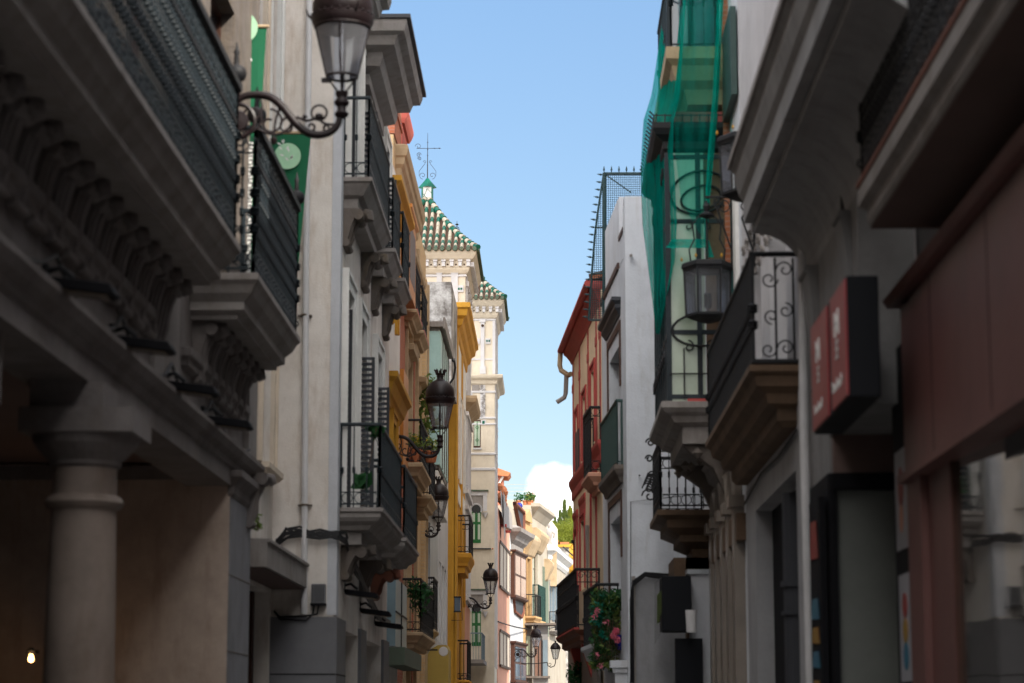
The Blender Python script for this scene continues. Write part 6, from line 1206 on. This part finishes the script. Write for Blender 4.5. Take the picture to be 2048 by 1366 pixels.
# ---- hanging hexagonal lanterns
def hexlantern(p, label, wallx, hang=True):
    x, y, z = p; r_ = root('hanging_lantern', label, 'lantern', tuple(p), 'hexagonal iron lanterns hung on scroll arms')
    Rb = .29; Rt = .31; H_ = .62
    hexp = lambda rad, k: (x + rad * math.cos(R(60 * k + 30)), y + rad * math.sin(R(60 * k + 30)))
    MB().lathe([(Rb, 0), (Rt, H_)], p, 6, cap=False).build('lantern_glass', 'hexglass', r_)
    r_2 = MB(); q = r_2
    pr = lambda rad, zz: [(x + rad * math.cos(R(60 * k)), y + rad * math.sin(R(60 * k)), z + zz) for k in range(6)]
    for k in range(6): q.tube([pr(Rb, 0)[k], pr(Rt, H_)[k]], .018, 4)
    q.tube(pr(Rb, 0), .022, 4, True); q.tube(pr(Rt, H_), .026, 4, True)
    q.lathe([(Rt + .02, H_), (Rt + .04, H_ + .03), (Rt + .03, H_ + .08), (Rt + .0, H_ + .10), (.05, H_ + .13), (.0, H_ + .13)], p, 6); q.lathe([(.0, -.10), (.08, -.09), (.22, -.05), (Rb, -.01), (Rb, 0)], p, 6)
    q.lathe([(.03, .1), (.05, .12), (.05, .3), (0, .32)], p, 8); q.tube([(x, y, z - .1), (x, y, z + .3)], .012, 5)
    for sg in ((-1, 1) if hang else ()): q.tube([(x + sg * .22, y, z + H_ + .12), (x + sg * .24, y, z + H_ + .28), (x + sg * .17, y, z + H_ + .42), (x + sg * .19, y, z + H_ + .62), (x + sg * .12, y, z + H_ + .72), (x, y, z + H_ + .75)], .012, 5)
    if hang: q.tube([(x, y, z + H_ + .1), (x, y, z + H_ + .95)], .016, 5); q.lathe([(.02, .8), (.1, .84), (.1, .86), (.03, .9), (.05, .97), (.03, 1.02)], (x, y, z + H_ - .1), 10)
    q.build('lantern_frame', 'iron', r_)
    q = MB(); za = z + (H_ + 1.0 if hang else .0); q.tube([(x, y, za - .08), (x + .12, y, za - .18), (wallx, y, za - .12)], .02, 5) if not hang else None
    q.tube([(x - .02, y, za), (wallx, y, za)], .018, 5); q.tube([(wallx - .03, y, za + .05), (wallx - .03, y, za - 1.0)], .018, 5); q.tube([(wallx - .05, y, za - .7), (wallx - .18, y, za - .3), (x + .1, y, za - .03)], .013, 5)
    q.spiral((x + .16, y, za - .1), (1, 0, 0), (0, 0, 1), .08, .015, 90, 500, .011, 16); q.spiral((wallx - .14, y, za - .14), (-1, 0, 0), (0, 0, 1), .1, .015, 90, 500, .011, 16); q.build('arm', 'iron', r_)
    q = MB()
    for k in range(6): a_ = pr(Rt + .03, H_ + .14)[k]; q.lathe([(0, -.03), (.018, 0), (0, .04)], a_, 6)
    q.build('gilt_ball', 'ochre', r_)
hexlantern(P(1416, 632, 29.8), 'hexagonal iron lantern hanging in full view in front of the oriel', 2.48)
hexlantern(P(1492, 388, 27.0), 'hexagonal iron lantern half hidden behind the grey moulded balcony', 2.52, False)
# ================================================================ R3 house with relief render and long black balcony
R3 = Bld('relief_house', 'pale house with stippled relief plaster and a long black balcony on brown timber', 2.5, 22.4, 0, 'R')
R3.holes += [(23.0, 27.6, .1, 4.1), (23.6, 25.4, 5.25, 8.2), (26.4, 27.8, 5.25, 8.2)]
R3.wall('relief', 22.42, 28.88, 4.46, 22, 5); R3.wall('front_grey', 22.42, 28.88, 0, 4.45, 4.9, name='lower_wall')
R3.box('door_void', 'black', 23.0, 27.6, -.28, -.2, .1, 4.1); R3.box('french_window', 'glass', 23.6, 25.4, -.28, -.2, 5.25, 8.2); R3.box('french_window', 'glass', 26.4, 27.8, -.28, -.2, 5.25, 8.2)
q = R3.mb(); q.tube([(24.4, -.1, .2), (24.4, -.1, 4.0)], .11, 10); q.tube([(24.4, -.1, 3.0), (24.4, -.1, 3.06)], .14, 10); q.tube([(24.4, -.1, 2.7), (24.4, -.1, 2.74)], .14, 10); R3.part('vent_pipe', q, 'shutter')
R3.part('teal_pipe', R3.mb().tube([(24.9, -.12, .2), (24.9, -.12, 4.0)], .03, 6), 'teal')
q = R3.mb(); rr = random.Random(12)
for k in range(70):
    u = 22.7 + rr.random() * 5.8; w = 5.6 + rr.random() * 1.0 + (u - 22.7) * .05
for w in (7.0, 7.25, 7.5, 12.2, 12.45):
    for i in range(38): u = 22.6 + i * .165; q.ring((u, .012, w + .05 * math.sin(i * 2.1)), .06, .014, (1, 0, 0), (0, 0, 1), 7, 4, 20 * i, 20 * i + 220)
R3.part('plaster_relief', q, 'stone')
sl = [(.14, 4.52), (.2, 4.58), (.2, 4.7), (.3, 4.74), (.32, 4.84), (.42, 4.9), (.44, 5.0), (.5, 5.04), (.5, 5.1), (.46, 5.11)]
bb = R3.steps('balcony', 'brownwood', 22.5, 29.0, sl); R3.railing(bb, 22.55, 28.9, .45, 5.12, 1.12, 'iron', .085, style='plain', r=.013, near=False, knots=(.35, .5), label='long black railing')
q = R3.mb(); q.box(22.56, 28.88, .43, .437, 5.16, 6.2); R3.part('railing_mesh', q, 'iron', bb)
q = R3.mb(); un = 22.55; q.tube([(un, 0, 6.24), (un, .45, 6.24)], .028, 6); q.tube([(un, 0, 5.14), (un, .47, 5.14)], .03, 6)
for (v, w, r0, a0) in ((.12, 6.08, .09, 0), (.28, 5.98, .09, 180), (.12, 5.66, .08, 90), (.26, 5.60, .08, 270), (.12, 5.28, .09, 0), (.3, 5.26, .08, 180)): q.spiral((un, v, w), (0, 1, 0), (0, 0, 1), r0, .02, a0, a0 + 430, .009, 20, 5)
q.tube([(un, .22, 6.2), (un, .22, 5.15)], .013, 5); q.tube([(un, .04, 6.2), (un, .04, 5.15)], .012, 5); R3.part('railing_scroll', q, 'iron', bb)
R3.part('roof_ledge', R3.mb().box(26.8, 28.6, .0, .1, 12, 14.5), 'silver')
# pipe between R2 and R3
px_ = [tuple(P(x_, y_, 22.0)) for x_, y_ in ((1604, 420), (1608, 860), (1621, 1366), (1624, 1500))]
tag(MB().tube(px_, .045, 10).build('drainpipe', 'pipe'), 'tall pale drainpipe between the relief house and the grey shop on the right', 'pipe')
# ================================================================ R2 grey house with moulded overhang
R2 = Bld('grey_moulded_house', 'dark grey stone house with a deep moulded overhang and carved scroll console', 2.55, 18.4, 0, 'R')
R2.wall('mould', 18.42, 22.38, 4.15, 14, 5)
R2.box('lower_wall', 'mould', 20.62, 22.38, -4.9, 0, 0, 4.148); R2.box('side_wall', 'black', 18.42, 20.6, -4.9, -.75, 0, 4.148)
cove = [(.0, 5.9)] + [(.5 * (1 - math.cos(R(a))), 5.9 + .5 * math.sin(R(a))) for a in range(10, 91, 10)] + [(.5, 6.5), (.6, 6.5), (.6, 6.72), (.64, 6.78), (.68, 6.92), (.68, 7.0), (.72, 7.04), (.72, 7.12), (0, 7.12)]
R2.part('balcony', R2.mb().prism(cove, 'u', 14.6, 22.3), 'overhang', label='deep grey moulded balcony with a coved underside')
R2.part('bead_moulding', R2.mb().box(14.6, 22.35, .72, .75, 7.06, 7.13), 'stone')
R2.scroll(R2.root, 21.4, .5, .12, 4.7, 5.85, 'mould', name='console', leaf=False); R2.scroll(R2.root, 19.0, .4, .10, 4.9, 5.85, 'mould', name='console', leaf=False)
R2.box('fascia', 'umber', 20.5, 20.61, -.74, -.02, 3.8, 4.147); R2.box('door_jamb', 'black', 20.55, 22.0, -.01, .03, 0, 3.8)
q = R2.mb(); q.box(20.56, 20.6, -.74, -.04, .1, 3.65); R2.part('shop_glass', q, mat('milky_shop_glass', (.17, .18, .165), .3, (.12, .13, .12), 1.2, .6, .02))
q = R2.mb(); q.box(20.48, 20.615, -.74, -.0, 3.65, 3.8); q.box(20.5, 20.615, -.04, .02, 0, 3.8); R2.part('shop_frame', q, 'black')
# red faced box sign
a = Q(1630, 885, 2.22); c = Q(1700, 587, 2.22)
RS = root('box_sign', 'black box sign with two red faces carrying small white lettering, on the grey stone wall', 'sign', (2.3, 18.5, 4.3))
z0, z1 = 4.0, 4.93; ya, yb = 17.0, 19.3
ym = 18.05
MB().box(2.26, 2.50, ya, yb, z0, z1).build('case', 'signblack', RS, bevel=.008)
MB().box(2.245, 2.26, ym + .12, yb - .02, z0 + .02, z1 - .02).build('sign_face', 'signred', RS); f2 = MB().box(2.245, 2.26, ya + .02, ym - .12, z0 + .02, z1 - .02).build('sign_face', 'signred', RS)
q = MB(); xf = 2.240
def gl(y, z, strokes, s):   # strokes in a unit cell on the plane x = xf (y decreases to the reader's right)
    for (a0, b0, a1, b1) in strokes: q.tube([(xf, y - a0 * s, z + b0 * s), (xf, y - a1 * s, z + b1 * s)], s * .07, 4)
Hh = ((0, 0, 0, 1), (1, 0, 1, 1), (0, .5, 1, .5), (.5, .2, .5, .8)); Zz = ((0, 1, 1, 1), (1, 1, 0, .55), (0, .55, 1, .5), (1, .5, .1, 0), (0, 0, 1, 0))
for (yc, sc) in ((17.60, 1), (18.85, .9)):
    gl(yc, 4.55, Hh, .20 * sc); gl(yc - .02, 4.38, Zz, .13 * sc)
    for k in range(7): gl(yc + .22 - k * .085, 4.14, (((0, 0, 0, 1), (0, .5, .6, .5)), ((0, 0, .3, .6), (.3, .6, .6, 0)), ((0, 0, 0, .6), (0, .6, .5, .6)))[k % 3], .09 * sc)
q.build('lettering', 'bwhite', RS)
# ================================================================ R1 maroon shop, nearest on the right
R1 = Bld('maroon_shop', 'brown soffited house with a large maroon fascia at the right edge of the photo', 3.02, 10, 0, 'R')
R1.holes += [(10.4, 15.2, .6, 3.3)]
R1.wall('darkcement', 10, 18.38, 0, 13.5, 5)
slab1 = [(.58, 5.3), (.6, 5.34), (.6, 5.42), (.66, 5.46), (.66, 5.58), (.64, 5.6)]
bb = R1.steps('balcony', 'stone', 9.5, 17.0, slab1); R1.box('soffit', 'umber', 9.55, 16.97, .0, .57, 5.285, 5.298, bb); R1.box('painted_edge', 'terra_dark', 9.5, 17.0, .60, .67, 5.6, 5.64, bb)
R1.railing(bb, 9.6, 16.95, .62, 5.64, .72, 'iron', .14, style='ornate', r=.012, knots=(.5,))
q = R1.mb(); q.box(10.0, 17.9, .0, .22, 3.5, 4.86); FS = R1.part('fascia', q, 'maroon', bevel=.01)
q = R1.mb(); q.prism([(.0, 4.86), (.30, 4.86), (.34, 4.92), (.26, 5.0), (.0, 5.02)], 'u', 10, 18.05); q.box(10, 18.0, .0, .27, 3.44, 3.5); R1.part('fascia_moulding', q, 'maroon', FS)
q = R1.mb(); q.box(17.3, 17.95, .0, .2, 0, 3.44); q.box(16.35, 17.3, .0, .14, 0, 3.44); R1.part('shop_pilaster', q, 'maroon')
# angled mirror-like show window
q = MB(); c0 = R1.tf((16.35, .10, 0)); ph = R(SHOP_TILT) if 'SHOP_TILT' in globals() else R(4.4); d = Vector((math.sin(ph), -math.cos(ph), 0)); c1 = c0 + d * 6.5
q.add([(c0.x, c0.y, .3), (c1.x, c1.y, .3), (c1.x, c1.y, 3.44), (c0.x, c0.y, 3.44)], [(0, 1, 2, 3)]); R1.part('show_window', q, 'sky_glass')
R1.part('window_frame', MB().box(c0.x - .03, c0.x + .05, c0.y - .03, c0.y + .03, 0, 3.44), 'darkwood')
R1.part('side_strip', R1.mb().box(18.05, 18.3, -.02, .06, 0, 5.2), 'pipe')
q = R1.mb(); q.quad((18.25, .02, 5.2), (18.36, .02, 5.2), (18.36, .02, 6.4), (18.25, .02, 6.4)); R1.part('stained_strip', q, 'relief')
# black poster boards in front of the shop
PB = root('poster_board', 'tall black display board with a white poster above a colourful one', 'display board', (2.75, 18.2, 0))
xb = 2.84
MB().box(xb, xb + .10, 17.8, 18.75, 0, 4.6).build('board', 'black', PB, bevel=.006)
def poster(par, ua, ub, za, zb, blobs):
    ps = MB().box(xb - .012, xb - .002, ua, ub, za, zb).build('poster', 'paper', par)
    for (u, z, r1, r2, m) in blobs: MB().prism([(u + r1 * math.cos(2 * math.pi * i / 18), z + r2 * math.sin(2 * math.pi * i / 18)) for i in range(18)], 'u', xb - .018, xb - .013).build('print', m, ps)
poster(PB, 18.0, 18.6, 2.95, 3.75, ((18.3, 3.45, .13, .16, 'p_red'), (18.3, 3.2, .09, .12, 'salmon')))
poster(PB, 17.95, 18.55, 1.9, 2.75, ((18.25, 2.5, .12, .1, 'p_red'), (18.25, 2.3, .13, .1, 'p_yellow'), (18.25, 2.1, .13, .11, 'p_blue')))
PC = root('postcard_rack', 'narrow rack of brightly coloured cards by the pale drainpipe', 'rack', (2.3, 20.9, 0)); 
MB().box(2.44, 2.5, 20.6, 21.4, .6, 3.6).build('rack', 'black', PC)
for i, (z, m, h) in enumerate(((3.05, 'p_red', .36), (2.5, 'p_blue', .2), (2.28, 'p_yellow', .16), (2.06, 'p_blue', .16), (1.72, 'p_yellow', .24), (1.5, 'p_red', .15))): MB().add([(2.43, 20.7, z), (2.43, 21.3, z + .02), (2.43, 21.22, z + h), (2.43, 20.8, z + h * .96)], [(0, 1, 2, 3)]).add([(2.437, 20.7, z), (2.437, 21.3, z + .02), (2.437, 21.22, z + h), (2.437, 20.8, z + h * .96)], [(0, 1, 2, 3)]).build('card', m, PC)
# unseen tall blocks added to keep the middle of the street in shade
RW = Bld('added_shade_block', 'tall unseen block added behind the sand yellow house to shade the street', 5.8, 56, 0, 'R')
for k in range(5):
    for z in range(3, 30, 4): RW.win(58 + k * 8.5, 60 + k * 8.5, z, z + 2, nx=2, ny=2)
RW.wall('cream', 56, 104, 0, 35, 9)
RV = Bld('side_street_house', 'plain house continuing the street beyond the sand yellow house', 2.4, 53, -1, 'R')
for k in range(5): RV.win(56 + k * 9, 57.4 + k * 9, 5, 7.2, nx=2, ny=2)
RV.wall('cream', 53, 104, 0, 9.0, 2.5)

RX = Bld('rear_shade_block', 'tall plain unseen block added behind the white spiked house for shade', 3.5, 39, 0, 'R')  # second unseen block, added to keep sun off the left houses
for k in range(3):
    for z in range(3, 20, 4): RX.win(41 + k * 5, 42.4 + k * 5, z, z + 2, nx=2, ny=2)
RX.wall('stucco', 39, 55.9, 0, 22.5, 6)
# the street goes on behind the camera
for nm, lab, x, sd_, h_ in (('left_rear_house', 'plain dark rendered house behind the viewpoint on the left', -3.6, 'L', 13.5), ('right_rear_house', 'plain dark rendered house behind the viewpoint on the right', 3.02, 'R', 13.5)):
    Bk = Bld('rendered_house', lab, x, -34, 0, sd_)
    for k in range(6):
        for z in (4.5, 8.5): Bk.win(-31 + k * 6.5, -29.6 + k * 6.5, z, z + 2.4, nx=2, ny=2)
    Bk.wall('greyblock', -34, 8.97 if sd_ == 'L' else 9.97, 0, h_, 5)
EB = root('end_house', 'plain house closing the street behind the viewpoint', 'building', (0, -40, 0)); MB().box(-9, 9, -41, -35, 0, 12).build('wall', 'greyblock', EB); MB().box(-1.2, .2, -35.1, -34.95, 4, 6.2).build('window', 'glass', EB); MB().box(1.2, 2.6, -35.1, -34.95, 4, 6.2).build('window', 'glass', EB)
# ================================================================ small things that make it a lived-in street
q = R5.mb(); zc_ = P(1290, 1000, 38).z
tag(MB().tube([(1.33, 37.985, 2.2), (1.36, 37.985, 5.2), (1.9, 37.985, 5.26), (2.46, 37.985, 5.32)], .008, 4).build('thin_cable', 'cable'), 'thin cable stapled across the white party wall of the spiked house', 'cable')
R5.part('wall_hook', MB().tube([tuple(P(1262, 511, 37.98)), tuple(P(1262, 511, 37.8))], .03, 6), 'stone')
R5.part('wall_hook', MB().tube([tuple(P(1279, 951, 37.98)), tuple(P(1279, 951, 37.85))], .018, 6), 'iron')
q = R1.mb()
for u in (12.1, 14.3, 16.5): q.box(u, u + .012, .221, .223, 3.52, 4.84)
R1.part('panel_joint', q, 'black', FS, each=True)
R2.box('conduit', 'iron', 19.2, 19.24, .0, .03, 4.2, 6.4)
tag(MB().tube([tuple(R3.tf((22.6, .03, 4.46))), tuple(R3.tf((24.5, .03, 4.40))), tuple(R3.tf((26.5, .03, 4.44))), tuple(R3.tf((28.8, .03, 4.3)))], .014, 5).build('black_cable', 'cable'), 'black cable clipped under the timber slab of the relief house', 'cable')
for o in bpy.data.objects:
    if '_org' in o: del o['_org']
